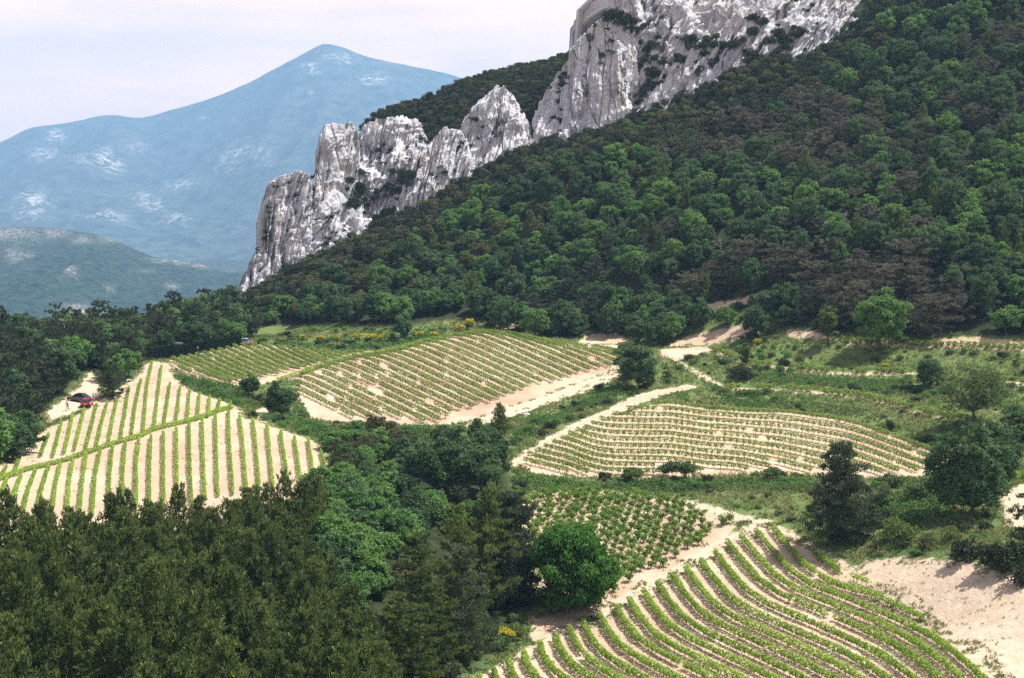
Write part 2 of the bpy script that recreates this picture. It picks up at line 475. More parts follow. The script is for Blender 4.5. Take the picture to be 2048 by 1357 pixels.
BANKS = [[(1735,1122),(1800,1116),(1870,1118),(1930,1125),(1990,1140),(2060,1166),(2120,1200),(2120,1420),(2030,1390),(1960,1310),(1880,1252),(1800,1198),(1700,1140)],
 [(1400,612),(1470,600),(1530,584),(1560,586),(1530,600),(1470,615),(1420,625)],
 [(1330,694),(1380,672),(1460,655),(1510,650),(1530,662),(1470,680),(1420,690)],
 [(1150,690),(1180,668),(1240,668),(1260,690)], [(1860,678),(1950,676),(2060,682),(2060,690),(1880,692)],
 [(1570,660),(1620,662),(1680,680),(1580,676)], [(495,832),(540,806),(552,800),(600,838),(560,842),(520,846)],
 [(985,655),(1010,640),(1040,650),(1010,664)]]
WOOD_NEAR = [(-200,1150),(0,1145),(150,1120),(330,1095),(470,1065),(560,1040),(650,1010),(690,960),(660,900),(700,870),(830,865),(930,870),(1010,905),(1020,960),(1030,1010),(1050,1080),(1060,1180),(1065,1250),(1040,1290),(950,1345),(880,1410),(860,1560),(-200,1560)]
WOOD_HILL = [(430,668),(520,655),(600,650),(800,650),(950,635),(1000,660),(1100,680),(1240,672),(1400,640),(1420,610),(1560,580),(1580,650),(1700,676),(1860,672),(2160,672),(2300,-300),(1790,-120),(1740,20),(1640,95),(1520,130),(1430,170),(1350,195),(1280,220),(1200,240),(1100,270),(1050,285),(950,330),(900,355),(800,410),(700,465),(560,545),(470,600)]
WOOD_LEFT = [(-200,960),(0,935),(60,880),(92,845),(150,795),(175,780),(215,775),(250,765),(285,738),(300,720),(400,706),(480,688),(520,672),(440,640),(-200,640)]

def strip(line, up, dn): return [(u, v - up) for u, v in line] + [(u, v + dn) for u, v in reversed(line)]
TERR = [[(1458,779),(1500,779),(1560,781),(1640,787),(1720,796),(1770,807),(1830,823),(1900,840),(1975,852)],
        [(1425,702),(1465,716),(1500,730),(1560,736),(1620,743),(1700,749),(1760,748),(1830,749)],
        [(1690,688),(1760,691),(1830,694),(1900,695),(1980,698),(2060,701)], [(1990,763),(2020,767),(2060,771)]]
FIELDS = {'A': FIELD_A, 'B': FIELD_B, 'C': FIELD_C, 'G': FIELD_G, 'H': FIELD_H, 'I': FIELD_I}
for _i, _l in enumerate(TERR): FIELDS['T%d' % _i] = strip(_l, 2.5, 3.5)
W_FIELDS = {k: ground_poly(v) for k, v in FIELDS.items()}
W_TRACKS = [ground_poly(v) for v in TRACKS]
W_BANKS = [ground_poly(v) for v in BANKS]
W_WOOD_NEAR = ground_poly(WOOD_NEAR)

gp = np.stack([GX.ravel(), GY.ravel()], 1)
near = (np.abs(gp[:, 0]) < 220) & (gp[:, 1] > 80) & (gp[:, 1] < 600)
soil = np.full(len(gp), -9.0); track = soil.copy(); bank = soil.copy(); woodn = soil.copy()
idx = np.where(near)[0]
def _region(arr, poly):
    lo, hi = poly.min(0) - 3, poly.max(0) + 3
    k = idx[((gp[idx] > lo) & (gp[idx] < hi)).all(1)]
    if len(k): arr[k] = np.maximum(arr[k], sdist(poly, gp[k]))
for pl in W_FIELDS.values(): _region(soil, pl)
for pl in W_TRACKS: _region(track, pl)
for pl in W_BANKS: _region(bank, pl)
_region(woodn, W_WOOD_NEAR)
px_all = to_px(np.stack([GX.ravel(), GY.ravel(), GZ.ravel()], 1))
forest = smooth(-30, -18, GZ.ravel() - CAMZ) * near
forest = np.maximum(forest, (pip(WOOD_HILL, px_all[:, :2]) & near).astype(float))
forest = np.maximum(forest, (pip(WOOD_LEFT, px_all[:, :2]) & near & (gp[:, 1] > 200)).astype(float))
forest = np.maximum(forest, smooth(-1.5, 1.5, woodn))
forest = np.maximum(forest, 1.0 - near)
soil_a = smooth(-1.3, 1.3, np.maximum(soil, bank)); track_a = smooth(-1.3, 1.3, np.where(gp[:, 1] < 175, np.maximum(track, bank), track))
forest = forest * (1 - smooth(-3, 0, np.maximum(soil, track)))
brown = smooth(-1, 3, np.where(soil > 0, 0, -9) + 0 * soil)
brown = np.zeros(len(gp))
for key, amt in (('G', 0.55), ('H', 0.35), ('I', 0.30), ('B', 0.45), ('A', 0.30), ('C', 0.15)):
    pl = W_FIELDS[key]; k = idx[((gp[idx] > pl.min(0)) & (gp[idx] < pl.max(0))).all(1)]
    brown[k] = np.maximum(brown[k], amt * smooth(0, 3, sdist(pl, gp[k])) * smooth(0.3, 0.62, vnoise(gp[k][:, 0] / 7, gp[k][:, 1] / 7, 5)))

mid = np.full(len(gp), -9.0)
for _k in (0, 2, 3, 5): _region(mid, W_TRACKS[_k])
mid_a = 0.75 * smooth(0.95, 1.15, mid) * (1 - smooth(1.5, 1.8, mid))
ny, nx = GX.shape
ids = np.arange(ny * nx).reshape(ny, nx)
quads = np.stack([ids[:-1, :-1], ids[:-1, 1:], ids[1:, 1:], ids[1:, :-1]], -1).reshape(-1, 4)
fc = lambda a: a[quads].mean(1)
cls = np.zeros(len(quads), int)                       # 0 hillside and meadow, 1 vineyard soil, 2 dirt track, 3 bare bank
cls[fc(soil) > 0] = 1; cls[fc(bank) > 0] = 3; cls[fc(track) > 0] = 2
GV = np.stack([GX, GY, GZ], -1).reshape(-1, 3)
for c, nm in ((0, 'ground'), (1, 'vineyard_soil'), (2, 'dirt_track'), (3, 'earth_bank')):
    q = quads[cls == c]; used, inv = np.unique(q, return_inverse=True)
    me = mesh_np(nm, GV[used], inv.reshape(q.shape), [M_GROUND],
                 {'soil': ('POINT', soil_a[used]), 'track': ('POINT', track_a[used]), 'forest': ('POINT', forest[used]), 'brown': ('POINT', brown[used]), 'mid': ('POINT', mid_a[used])}, True)
    link(nm, me, kind='structure')

# ------------------------------------------------------------------ far ridge and blue mountain
def far_relief(name, ridge, y_ridge, v_foot, y_foot, nu, nt_, rough, mat, blobs, seed, back, broad=1.0):
    ridge = np.array(ridge, float)
    u = np.linspace(ridge[0, 0], ridge[-1, 0], nu)
    vr = np.interp(u, ridge[:, 0], ridge[:, 1])
    ker = np.ones(7) / 7; vr = np.convolve(np.pad(vr, 3, 'edge'), ker, 'valid')
    T = np.linspace(0, 1, nt_)
    rows = []; bare = []
    for t in T:
        y = y_foot + (y_ridge - y_foot) * t
        v = v_foot + (vr - v_foot) * (t ** 0.85)
        d = ray_dirs(np.stack([u, v], 1)); tt = y / d[:, 1]
        P = np.stack([d[:, 0] * tt, np.full(nu, y), CAMZ + d[:, 2] * tt], 1)
        s = rough * broad
        env = np.sin(np.pi * min(max(t, 0.0), 1.0)) ** 0.7
        dz = s * env * (ridged(P[:, 0] / (s * 9), P[:, 1] / (s * 26), 4, seed) - 0.55) * 2.2
        dz = dz + rough * 0.13 * (0.25 + env) * fbm(P[:, 0] / (rough * 0.5), P[:, 1] / (rough * 0.5), 3, seed + 3)
        P[:, 2] += dz
        rows.append(P)
        b = np.zeros(nu)
        for bu, bv, su, sv, a in blobs: b = np.maximum(b, a * np.exp(-((u - bu) / su) ** 2 - ((v - bv) / sv) ** 2))
        bare.append(b)
    top = rows[-1]
    for k in (1, 2, 3):
        P = top.copy(); P[:, 1] += back * k; P[:, 2] -= back * k * 0.35 * (1 + 0.4 * k); rows.append(P); bare.append(np.zeros(nu))
    n_t = len(rows)
    P = np.concatenate(rows); i = np.arange(n_t * nu).reshape(n_t, nu)
    F = np.stack([i[:-1, :-1], i[:-1, 1:], i[1:, 1:], i[1:, :-1]], -1).reshape(-1, 4)
    me = mesh_np(name, P, F, [mat], {'bare': ('POINT', np.concatenate(bare))}, True)
    return link(name, me, kind='structure')

M_HILL = far_material('scrub ridge', (0.006, 0.016, 0.010), (0.036, 0.056, 0.034), (0.34, 0.30, 0.26), 0.045, 0.42, 0.60)
far_relief('hill', [(-420,470),(-100,462),(0,456),(30,453),(90,455),(135,460),(190,468),(240,484),(270,500),(310,516),(350,521),(400,527),(430,540),(470,542),(540,548),(640,560),(800,580)],
           3700, 690, 2350, 400, 120, 42, M_HILL,
           [(20,468,60,16,1.0),(110,466,30,9,.85),(30,505,22,10,.8),(165,480,22,10,.75),(225,478,30,12,.8),(350,528,45,8,1.0),(405,534,22,7,1.0),(470,540,25,5,.8),(160,620,28,8,1.3),(190,626,26,5,1.0),(140,573,14,5,.9),(345,580,14,5,.9),(415,596,8,3,.9),(60,503,14,5,.8),(220,585,10,4,.6),(290,555,20,4,.4)], 3, 240)
M_MOUNT = far_material('mountain slopes', (0.022, 0.038, 0.034), (0.085, 0.108, 0.090), (0.66, 0.62, 0.57), 0.008, 0.46, 0.58)
far_relief('mountain', [(-700,360),(-300,330),(-120,312),(0,287),(30,270),(60,256),(100,250),(130,247),(175,238),(200,231),(230,230),(268,237),(300,234),(335,222),(370,214),(440,191),(500,165),(560,133),(600,112),(625,98),(642,88),(660,86),(690,97),(740,116),(800,128),(860,140),(900,149),(940,161),(1000,176),(1100,205),(1300,260),(1700,330)],
           10500, 640, 5200, 420, 140, 120, M_MOUNT,
           [(112,268,18,12,.9),(85,302,22,14,1.0),(110,305,10,10,.8),(218,322,24,14,1.0),(165,330,20,12,.6),(70,415,26,16,.9),(60,440,30,10,.6),(480,315,34,16,.75),(520,325,18,10,.5),(360,355,34,14,.6),(300,400,22,18,.65),(310,405,14,6,.9),(285,375,26,14,.7),(350,445,26,6,1.0),(195,440,34,10,.8),(235,448,20,8,.6),(622,142,18,8,.9),(748,165,26,10,1.0),(690,125,24,8,.5),(790,128,30,4,.5),(680,115,40,9,.5),(620,190,12,4,.7),(450,335,20,12,.45),(405,230,12,3,.5),(270,290,30,10,.3),(540,340,20,4,.5)], 23, 700)

# ------------------------------------------------------------------ air
def haze_box():
    zlo = GZ.min() - 1.0 - 40; zhi = 1250.0
    x0, x1, y0, y1 = -9800, 9800, -3400, 14500
    zlo = min(zlo, -700)
    v = [(x, y, z) for z in (zlo, zhi) for y in (y0, y1) for x in (x0, x1)]
    f = [(0, 2, 3, 1), (4, 5, 7, 6), (0, 1, 5, 4), (2, 6, 7, 3), (0, 4, 6, 2), (1, 3, 7, 5)]
    me = bpy.data.meshes.new('haze'); me.from_pydata(v, [], f)
    m, nt, out = new_mat('pale air')
    pv = nt.nodes.new('ShaderNodeVolumePrincipled')
    pv.inputs['Color'].default_value = HAZE_COLOR + (1,)
    pv.inputs['Density'].default_value = HAZE_DENSITY
    pv.inputs['Anisotropy'].default_value = 0.0
    nt.links.new(pv.outputs[0], out.inputs['Volume'])
    me.materials.append(m)
    link('haze', me, kind='stuff')
haze_box()

# ------------------------------------------------------------------ limestone crags
ROCK_PTS = []          # places on the crags where scrub can root
def crag(name, label, cols, y_of_u, lean, thick, seed, ns, nv, rib=2.0, rib_w=3.0, rough=1.6, skew=0.0, jag=1.0, cat='rock crag', ledge=0.35):
    cols = np.array(cols, float)
    seg = np.concatenate([[0], np.cumsum(np.hypot(np.diff(cols[:, 0]), np.diff(cols[:, 1])) + np.hypot(np.diff(cols[:, 2]), np.diff(cols[:, 3])))])
    s = np.linspace(0, 1, ns)
    cc = [np.interp(s, seg / seg[-1], cols[:, k]) for k in range(4)]
    yb = np.array([y_of_u(u) for u in cc[0]]); yt = np.array([y_of_u(u) for u in cc[2]]) + lean
    B = np.array([at(u, v + 6, y) for u, v, y in zip(cc[0], cc[1], yb)])
    jg = jag * 2.6 * (fbm(s * 26, s * 0, 4, seed + 70))
    Tp = np.array([at(u, v + j, y) for u, v, y, j in zip(cc[2], cc[3], yt, jg)])
    B[:, 2] -= 2.5
    L = np.concatenate([[0], np.cumsum(np.linalg.norm(np.diff((B + Tp) / 2, axis=0), axis=1))])
    tang = np.gradient((B + Tp) / 2, axis=0); tang /= np.linalg.norm(tang, axis=1)[:, None] + 1e-9
    up = Tp - B; H = np.linalg.norm(up, axis=1)
    nrm = np.cross(tang, up / (H[:, None] + 1e-9)); nrm /= np.linalg.norm(nrm, axis=1)[:, None] + 1e-9
    nrm *= np.sign(-(nrm[:, 1]))[:, None]
    t = np.linspace(0, 1, nv)
    P = B[None] + (Tp - B)[None] * t[:, None, None]
    a = np.broadcast_to(L[None], (nv, ns)); b = t[:, None] * H[None]
    sk = a - skew * b
    w1 = 0.62 * ridged(sk / rib_w, b / 26 + 3, 4, seed) + 0.38 * ridged(sk / (rib_w * 0.37), b / 15 + 7, 3, seed + 2)                         # upright ribs and grooves
    w2 = fbm(a / 5.5, b / 7.5, 5, seed + 5)
    w3 = ridged((a + b * 0.6) / 6.0, (b - a * 0.5) / 7.0, 4, seed + 9)
    step = np.round(fbm(a / 12, b / 9, 2, seed + 21) * 3) / 3
    fade = smooth(0, 0.05, t)[:, None] * (0.35 + 0.65 * smooth(1, 0.9, t)[:, None]) * np.minimum(smooth(0, 0.06, s), smooth(1, 0.94, s))[None]
    rough = rough * 0.48; ledge = ledge * 0.55
    w4 = ridged((sk + 0.7 * fbm(a / 3, b / 4, 2, seed + 91)) / 1.15, b / 8.5, 3, seed + 92)
    w5 = ridged(a / 9, (b + 0.25 * a) / 2.3, 2, seed + 95)
    cut = np.exp(-((vnoise((sk + 0.5 * fbm(a / 4, b / 3, 3, seed + 97)) / 3.1, b / 24, seed + 98) - 0.5) / 0.035) ** 2) + 0.7 * np.exp(-((vnoise((sk * 0.8 + 0.35 * b) / 5.0, b / 11, seed + 99) - 0.5) / 0.03) ** 2)
    disp = -1.1 * cut + 0.8 * (w4 - 0.6) + 0.35 * (w5 - 0.6) + 1.15 * (rib * (w1 - 0.62) * 2.2 + rough * w2 * 1.9 + rough * (w3 - 0.6) * 1.5 + ledge * 4 * step) * (0.25 + 0.75 * fade)
    disp = disp - 3.2 * (1 - np.sqrt(np.clip(1 - (2 * s - 1) ** 4, 0, 1)))[None]
    P = P + nrm[None] * disp[..., None]
    P[..., 2] += (0.9 * fbm(a / 2.2, b / 2.5, 3, seed + 40)) * fade
    crack = 0.75 * (fbm(a / 1.5, b / 3.2, 3, seed + 51) > 0.30) + 0.7 * smooth(0.25, 0.5, fbm(a / 2.2, b / 14, 3, seed + 52))   # lichen spots and water streaks
    # over the crest and down the back
    back = []
    for q, dz in ((0.25, -0.6), (0.6, -2.5), (1.0, -8.0), (1.15, -40.0)):
        R = P[-1].copy(); R -= nrm * thick * q * np.array([1, 1, 0.0]); R[:, 2] += dz + 0.8 * fbm(L / 2.5, np.full(ns, q * 7), 3, seed + 61)
        back.append(R)
    allP = np.concatenate([P, np.array(back)]); n = allP.shape[0]
    crack = np.concatenate([crack, np.zeros((4, ns))])
    i = np.arange(n * ns).reshape(n, ns)
    F = np.stack([i[:-1, :-1], i[:-1, 1:], i[1:, 1:], i[1:, :-1]], -1).reshape(-1, 4)
    me = mesh_np(name, allP.reshape(-1, 3), F, [M_ROCK], {'crack': ('POINT', crack.ravel())}, False)
    link(name, me, label=label, category=cat)
    gz = np.gradient(P[..., 1], axis=0) / (np.abs(np.gradient(P[..., 2], axis=0)) + 0.15)
    score = gz * 0.5 - disp * 0.55 + 1.6 * fbm(a / 9, b / 9, 3, seed + 77)
    ROCK_PTS.append((P.reshape(-1, 3), score.ravel(), name))

YR = lambda u: np.interp(u, [440, 480, 560, 700, 800, 900, 1050, 1200, 1350, 1520, 1640, 1780, 1900], [384, 390, 400, 410, 414, 418, 422, 422, 420, 418, 423, 433, 440])
# masses at the back first
crag('rock_crag', 'broken grey crag with scrubby ledges right of the blunt tower', [(690,500,700,262),(718,482,716,258),(740,468,742,243),(770,450,768,236),(800,435,800,238),(828,414,830,241),(845,400,850,262),(862,392,862,282)], lambda u: YR(u) + 4, 18, 14, 3, 170, 150, 2.2, 6, 2.6, 0.5, 2.0, ledge=0.9)
crag('rock_crag', 'tall pale limestone wall rising to the top edge of the frame', [(1040,312,1062,262),(1062,302,1078,205),(1085,294,1092,172),(1112,286,1112,150),(1140,276,1136,118),(1165,268,1142,94),(1195,260,1165,70),(1225,250,1186,48),(1255,242,1205,30),(1275,238,1228,2),(1300,232,1250,-30),(1322,225,1300,-60)], lambda u: YR(u) + max(0.0, u - 1265) * 0.45, 10, 16, 12, 250, 230, 1.5, 5.5, 1.5, 0.25, 1.3)
crag('rock_crag', 'slanting white slabs with dark gullies at the top right of the cliff', [(1248,262,1262,-60),(1285,242,1290,-60),(1320,222,1330,-62),(1360,212,1375,-70),(1400,198,1420,-80),(1440,184,1470,-90),(1480,168,1510,-90),(1520,146,1560,-90),(1570,130,1610,-90),(1620,114,1660,-90),(1665,100,1700,-90),(1715,52,1740,-90),(1762,14,1785,-90),(1785,-20,1800,-92)], lambda u: YR(u) + 2, 26, 16, 21, 330, 200, 2.6, 7, 2.0, 0.55, 1.5, ledge=0.9)
crag('rock_spire', 'pointed limestone spire left of the tall cliff wall', [(880,384,905,268),(905,370,925,240),(925,362,945,218),(945,352,962,198),(965,343,980,184),(985,332,993,172),(1008,318,1006,172),(1030,312,1022,186),(1052,305,1040,210),(1075,300,1058,232),(1092,294,1070,250)], lambda u: YR(u) - 1, 9, 10, 31, 190, 150, 1.6, 4.5, 1.7, 0.3, 1.1, 'rock spire')
crag('rock_crag', 'low pale buttress with grooved face below and left of the spire', [(782,446,784,368),(795,440,800,352),(815,432,815,340),(830,418,832,312),(848,406,850,300),(868,398,868,275),(888,390,888,256),(905,378,908,255),(925,366,925,262),(950,356,945,280)], lambda u: YR(u) - 4, 8, 8, 41, 170, 120, 2.0, 4.0, 1.8, 0.35, 1.5)
crag('rock_tower', 'blunt rounded limestone tower with smooth left face', [(604,528,630,392),(612,524,628,340),(622,518,633,296),(634,512,640,272),(648,505,652,252),(662,500,667,246),(680,494,685,249),(698,486,703,243),(716,478,716,256),(740,470,722,280)], lambda u: YR(u) - 1, 7, 10, 51, 150, 200, 1.0, 5.0, 1.1, 0.25, 1.2, 'rock tower')
crag('rock_slab', 'grey slab leaning at the foot of the blunt tower', [(600,530,622,400),(618,524,640,396),(640,516,660,392),(662,505,672,402),(690,490,690,420),(712,480,712,432),(735,470,735,440),(755,458,752,432)], lambda u: YR(u) - 4, 6, 6, 57, 130, 110, 1.5, 5.0, 1.4, 0.4, 1.6, 'rock slab')
crag('rock_tower', 'ribbed limestone tower with flat top at the left end of the cliff', [(520,582,528,478),(528,574,534,436),(536,566,540,400),(545,560,547,385),(552,556,553,362),(566,548,566,348),(580,538,584,345),(596,530,602,341),(610,522,616,344),(622,516,624,358),(634,508,630,378)], lambda u: YR(u) - 5, 6, 9, 63, 150, 200, 2.4, 2.7, 1.0, 0.30, 1.4, 'rock tower')
crag('rock_outcrop', 'low ribbed rock spur stepping down to the valley at the cliff end', [(456,616,468,592),(468,612,478,580),(480,607,486,566),(490,602,496,548),(502,598,503,528),(512,592,514,502),(522,584,522,494),(532,576,532,496),(542,570,540,505),(552,562,548,525)], lambda u: YR(u) - 7, 5, 6, 73, 110, 110, 1.7, 2.4, 1.0, 0.35, 1.6, 'rock outcrop')
YC = {}
for cs, lb, sd in (
    ([(1203,258,1208,246),(1212,255,1215,232),(1228,246,1232,220),(1243,240,1244,218),(1252,232,1250,226)], 'small pale outcrop poking from scrub below the tall wall', 81),
    ([(1250,248,1256,238),(1264,242,1270,216),(1282,232,1288,200),(1302,222,1310,184),(1325,214,1334,180),(1348,206,1346,192)], 'knobbly cream outcrop at the foot of the dark gully', 85),
    ([(783,472,788,464),(792,470,797,458),(803,466,804,456),(810,462,809,458)], 'little pale boulder alone among hillside bushes', 89),
    ([(1070,380,1073,370),(1080,374,1084,358),(1092,362,1096,346),(1100,352,1100,348)], 'small tilted boulder in scrub below the spire', 93)):
    crag('rock_outcrop', lb, cs, lambda u, y0=cast([(cs[2][0], cs[2][1])])[0][1]: y0, 5 if cs[0][0] > 1240 else 1.5, 4, sd, 60, 50, 0.8, 1.7, 1.3 if cs[0][0] > 1240 else 0.6, 0.3, 2.0, 'rock outcrop')

# ------------------------------------------------------------------ foliage prototypes
def unit(v):
    return v / (np.linalg.norm(v, axis=-1, keepdims=True) + 1e-9)

def cards(C, D, Nn, w, l):
    """leaf cards: centres C, long axis D, normal hint Nn, half widths w, half lengths l -> quads (tapered tip)"""
    D = unit(D); X = unit(np.cross(D, Nn)); w = np.asarray(w)[:, None]; l = np.asarray(l)[:, None]
    a = C - D * l - X * w * 0.8; b = C - D * l + X * w * 0.8; c = C + D * l + X * w * 0.55; d = C + D * l - X * w * 0.55
    V = np.stack([a, b, c, d], 1).reshape(-1, 3)
    F = np.arange(len(V)).reshape(-1, 4)
    return V, F

def rdir(r, n):
    v = r.normal(size=(n, 3)); return unit(v)

class Soup:
    def __init__(s): s.V = []; s.F = []; s.var = []; s.tip = []; s.n = 0
    def add(s, V, F, var, tip=None):
        s.V.append(V); s.F.append(F + s.n); s.n += len(V)
        s.var.append(np.repeat(var, F.shape[1]) if len(var) == len(F) else var)
        tip = np.zeros(len(F)) if tip is None else tip
        s.tip.append(np.repeat(tip, F.shape[1]))
    def mesh(s, name, mat):
        return mesh_np(name, np.concatenate(s.V), np.concatenate(s.F), [mat], {'var': ('POINT', np.concatenate(s.var)), 'tip': ('POINT', np.concatenate(s.tip))})

def tube(path, radii, sides=6):
    path = np.asarray(path, float); n = len(path)
    V = []; F = []
    tg = np.gradient(path, axis=0); tg = unit(tg)
    for i in range(n):
        h = np.array([1, 0, 0.3]) if abs(tg[i][2]) > 0.7 else np.array([0, 0, 1.0])
        x = unit(np.cross(tg[i], h)); y = np.cross(tg[i], x)
        for k in range(sides):
            a = 2 * math.pi * k / sides
            V.append(path[i] + radii[i] * (x * math.cos(a) + y * math.sin(a)))
    for i in range(n - 1):
        for k in range(sides):
            F.append((i * sides + k, i * sides + (k + 1) % sides, (i + 1) * sides + (k + 1) % sides, (i + 1) * sides + k))
    return V, F

def tubes_mesh(name, tubes, mat):
    V = []; F = []
    for tv, tf in tubes:
        o = len(V); V += tv; F += [tuple(i + o for i in f) for f in tf]
    me = bpy.data.meshes.new(name); me.from_pydata([tuple(v) for v in V], [], F); me.materials.append(mat)
    for p in me.polygons: p.use_smooth = True
    return me

def pine(seed, h, r, mat, whorls=15, per=6, tuft=11, cb=0.12, dome=0.8, up=0.5, ragged=0.3, size=1.0, layered=False, clump=0.26, cflat=1.3, per_c=14):
    q = np.random.default_rng(seed); sp = Soup(); limbs = []
    lean = q.normal(size=2) * 0.02 * h
    tp = [np.array([lean[0] * t * t, lean[1] * t * t, h * t * 0.97]) for t in np.linspace(0, 1, 6)]
    limbs.append(tube([p - np.array([0, 0, 0.8 if i == 0 else 0]) for i, p in enumerate(tp)], np.linspace(0.022 * h, 0.01, 6)))
    for i in range(whorls):
        t = cb + (0.98 - cb) * ((i + q.uniform(-0.3, 0.3)) / whorls)
        t = min(max(t, cb), 0.985)
        rad = r * (1 - ((t - cb) / (1 - cb)) ** 1.25) ** dome + 0.12 * r * (1 - t)
        if layered: rad *= 0.72 + 0.5 * ((i % 3) != 0)
        if t < cb + 0.14: rad *= 0.72 + 0.28 * (t - cb) / 0.14
        k = max(3, int(per * (0.45 + 0.55 * (1 - t)) + 0.5))
        a0 = q.uniform(0, 6.28)
        for j in range(k):
            az = a0 + 6.28 * j / k + q.uniform(-0.35, 0.35); L = rad * q.uniform(1 - ragged, 1 + ragged * 0.45)
            el = up * (0.15 + 1.0 * t) + q.uniform(-0.15, 0.15)
            d = np.array([math.cos(az) * math.cos(el), math.sin(az) * math.cos(el), math.sin(el)])
            base = np.array([lean[0] * t * t, lean[1] * t * t, h * t])
            if i % 3 == 0 and j % 2 == 0: limbs.append(tube([base, base + d * L * 0.5, base + d * L * 0.9], [0.009 * h * (1 - t) + 0.015, 0.02, 0.008], 4))
            nc = max(2, int(tuft * (0.35 + L / r)))
            fr = np.sqrt((np.arange(nc) + q.uniform(0.2, 0.8, nc)) / nc)
            C0 = base + d * (L * fr)[:, None] + np.cross(d, (0, 0, 1)) * (q.normal(size=nc) * 0.13 * r * (0.4 + fr))[:, None] + np.array([0, 0, 1]) * (0.10 * L * fr ** 2)[:, None]
            C0 += q.normal(size=(nc, 3)) * 0.05 * r
            m = per_c; cr = clump * (0.75 + 0.5 * q.random(nc)) * (0.7 + 0.45 * (1 - t))
            off = rdir(q, nc * m) * (q.random(nc * m) ** 0.45)[:, None] * np.repeat(cr, m)[:, None] * np.array([1, 1, cflat])
            C = np.repeat(C0, m, 0) + off
            D = unit(d * 0.45 + np.array([0, 0, 0.7])) + unit(off) * 0.6 + rdir(q, nc * m) * 0.55
            V, F = cards(C, D, rdir(q, nc * m) + unit(off) * 0.6, q.uniform(0.05, 0.095, nc * m) * size, q.uniform(0.12, 0.24, nc * m) * size)
            sp.add(V, F, np.clip(q.normal(0.5, 0.2, nc * m) + np.repeat(q.normal(size=nc) * 0.15, m), 0, 1), np.clip(q.normal(q.uniform(0.0, 0.55), 0.25, nc * m), 0, 1))
    return sp.mesh('crown', mat), tubes_mesh('trunk', limbs, M_BARK)

def broadleaf(seed, h, r, mat, lobes=16, per=150, cb=0.22, leaf=0.18, flat=0.8, open_=0.0):
    q = np.random.default_rng(seed); sp = Soup(); limbs = []
    zc = h * (cb + 1) / 2; hz = h * (1 - cb) / 2
    fork = np.array([0, 0, h * (cb + 0.08)])
    limbs.append(tube([(0, 0, -0.6), (0.02 * h, 0, h * cb * 0.6), fork], [0.028 * h, 0.022 * h, 0.017 * h]))
    lobes = int(lobes * 2.4); per = int(per * 0.56); az0 = q.uniform(0, 6.28, 5); out = q.uniform(0.60, 1.18, 5)
    for i in range(lobes):
        f = (i + 0.5) / lobes; zz = 1 - 1.82 * f; a = i * 2.39996 + q.uniform(-0.5, 0.5)
        sec = out[int(((a % 6.2832) / 6.2832) * 5) % 5]
        rho = q.uniform(0.46, 0.98) if q.random() < 0.85 else q.uniform(0.15, 0.5)
        p = np.array([math.cos(a) * math.sqrt(max(0, 1 - zz * zz)) * sec, math.sin(a) * math.sqrt(max(0, 1 - zz * zz)) * sec, zz * q.uniform(0.85, 1.08)]) * rho
        c = np.array([p[0] * r, p[1] * r, zc + p[2] * hz])
        rl = r * q.uniform(0.15, 0.31)
        if i % 2 == 0: limbs.append(tube([fork, (fork + c) / 2 + q.normal(size=3) * 0.05 * r, c], [0.011 * h, 0.007 * h, 0.012], 4))
        n = int(per * q.uniform(0.7, 1.3)); pu = unit(p)
        nd = unit(rdir(q, n) + np.array([0, 0, 0.35]) + pu * 0.45)
        rr = rl * (0.45 + 0.60 * q.random(n) ** 0.5) * (1 + 0.18 * q.normal(size=n) * (1 + open_))
        C = c + nd * rr[:, None] * np.array([1.12, 1.12, flat * 0.78])
        m = 2
        C = np.repeat(C, m, 0) + q.normal(size=(n * m, 3)) * leaf * 0.7; ndm = np.repeat(nd, m, 0)
        D = rdir(q, n * m) + ndm * 0.5 - np.array([0, 0, 0.25]); Nn = ndm * 1.1 + rdir(q, n * m) * 0.8
        V, F = cards(C, D, Nn, q.uniform(0.6, 1.15, n * m) * leaf * 0.66, q.uniform(0.7, 1.25, n * m) * leaf)
        sp.add(V, F, np.clip(q.normal(0.45, 0.22, n * m) + q.normal() * 0.2, 0, 1), np.clip(q.normal(0.12 + 0.25 * q.random(), 0.22, n * m), 0, 1))
    return sp.mesh('crown', mat), tubes_mesh('trunk', limbs, M_BARK)

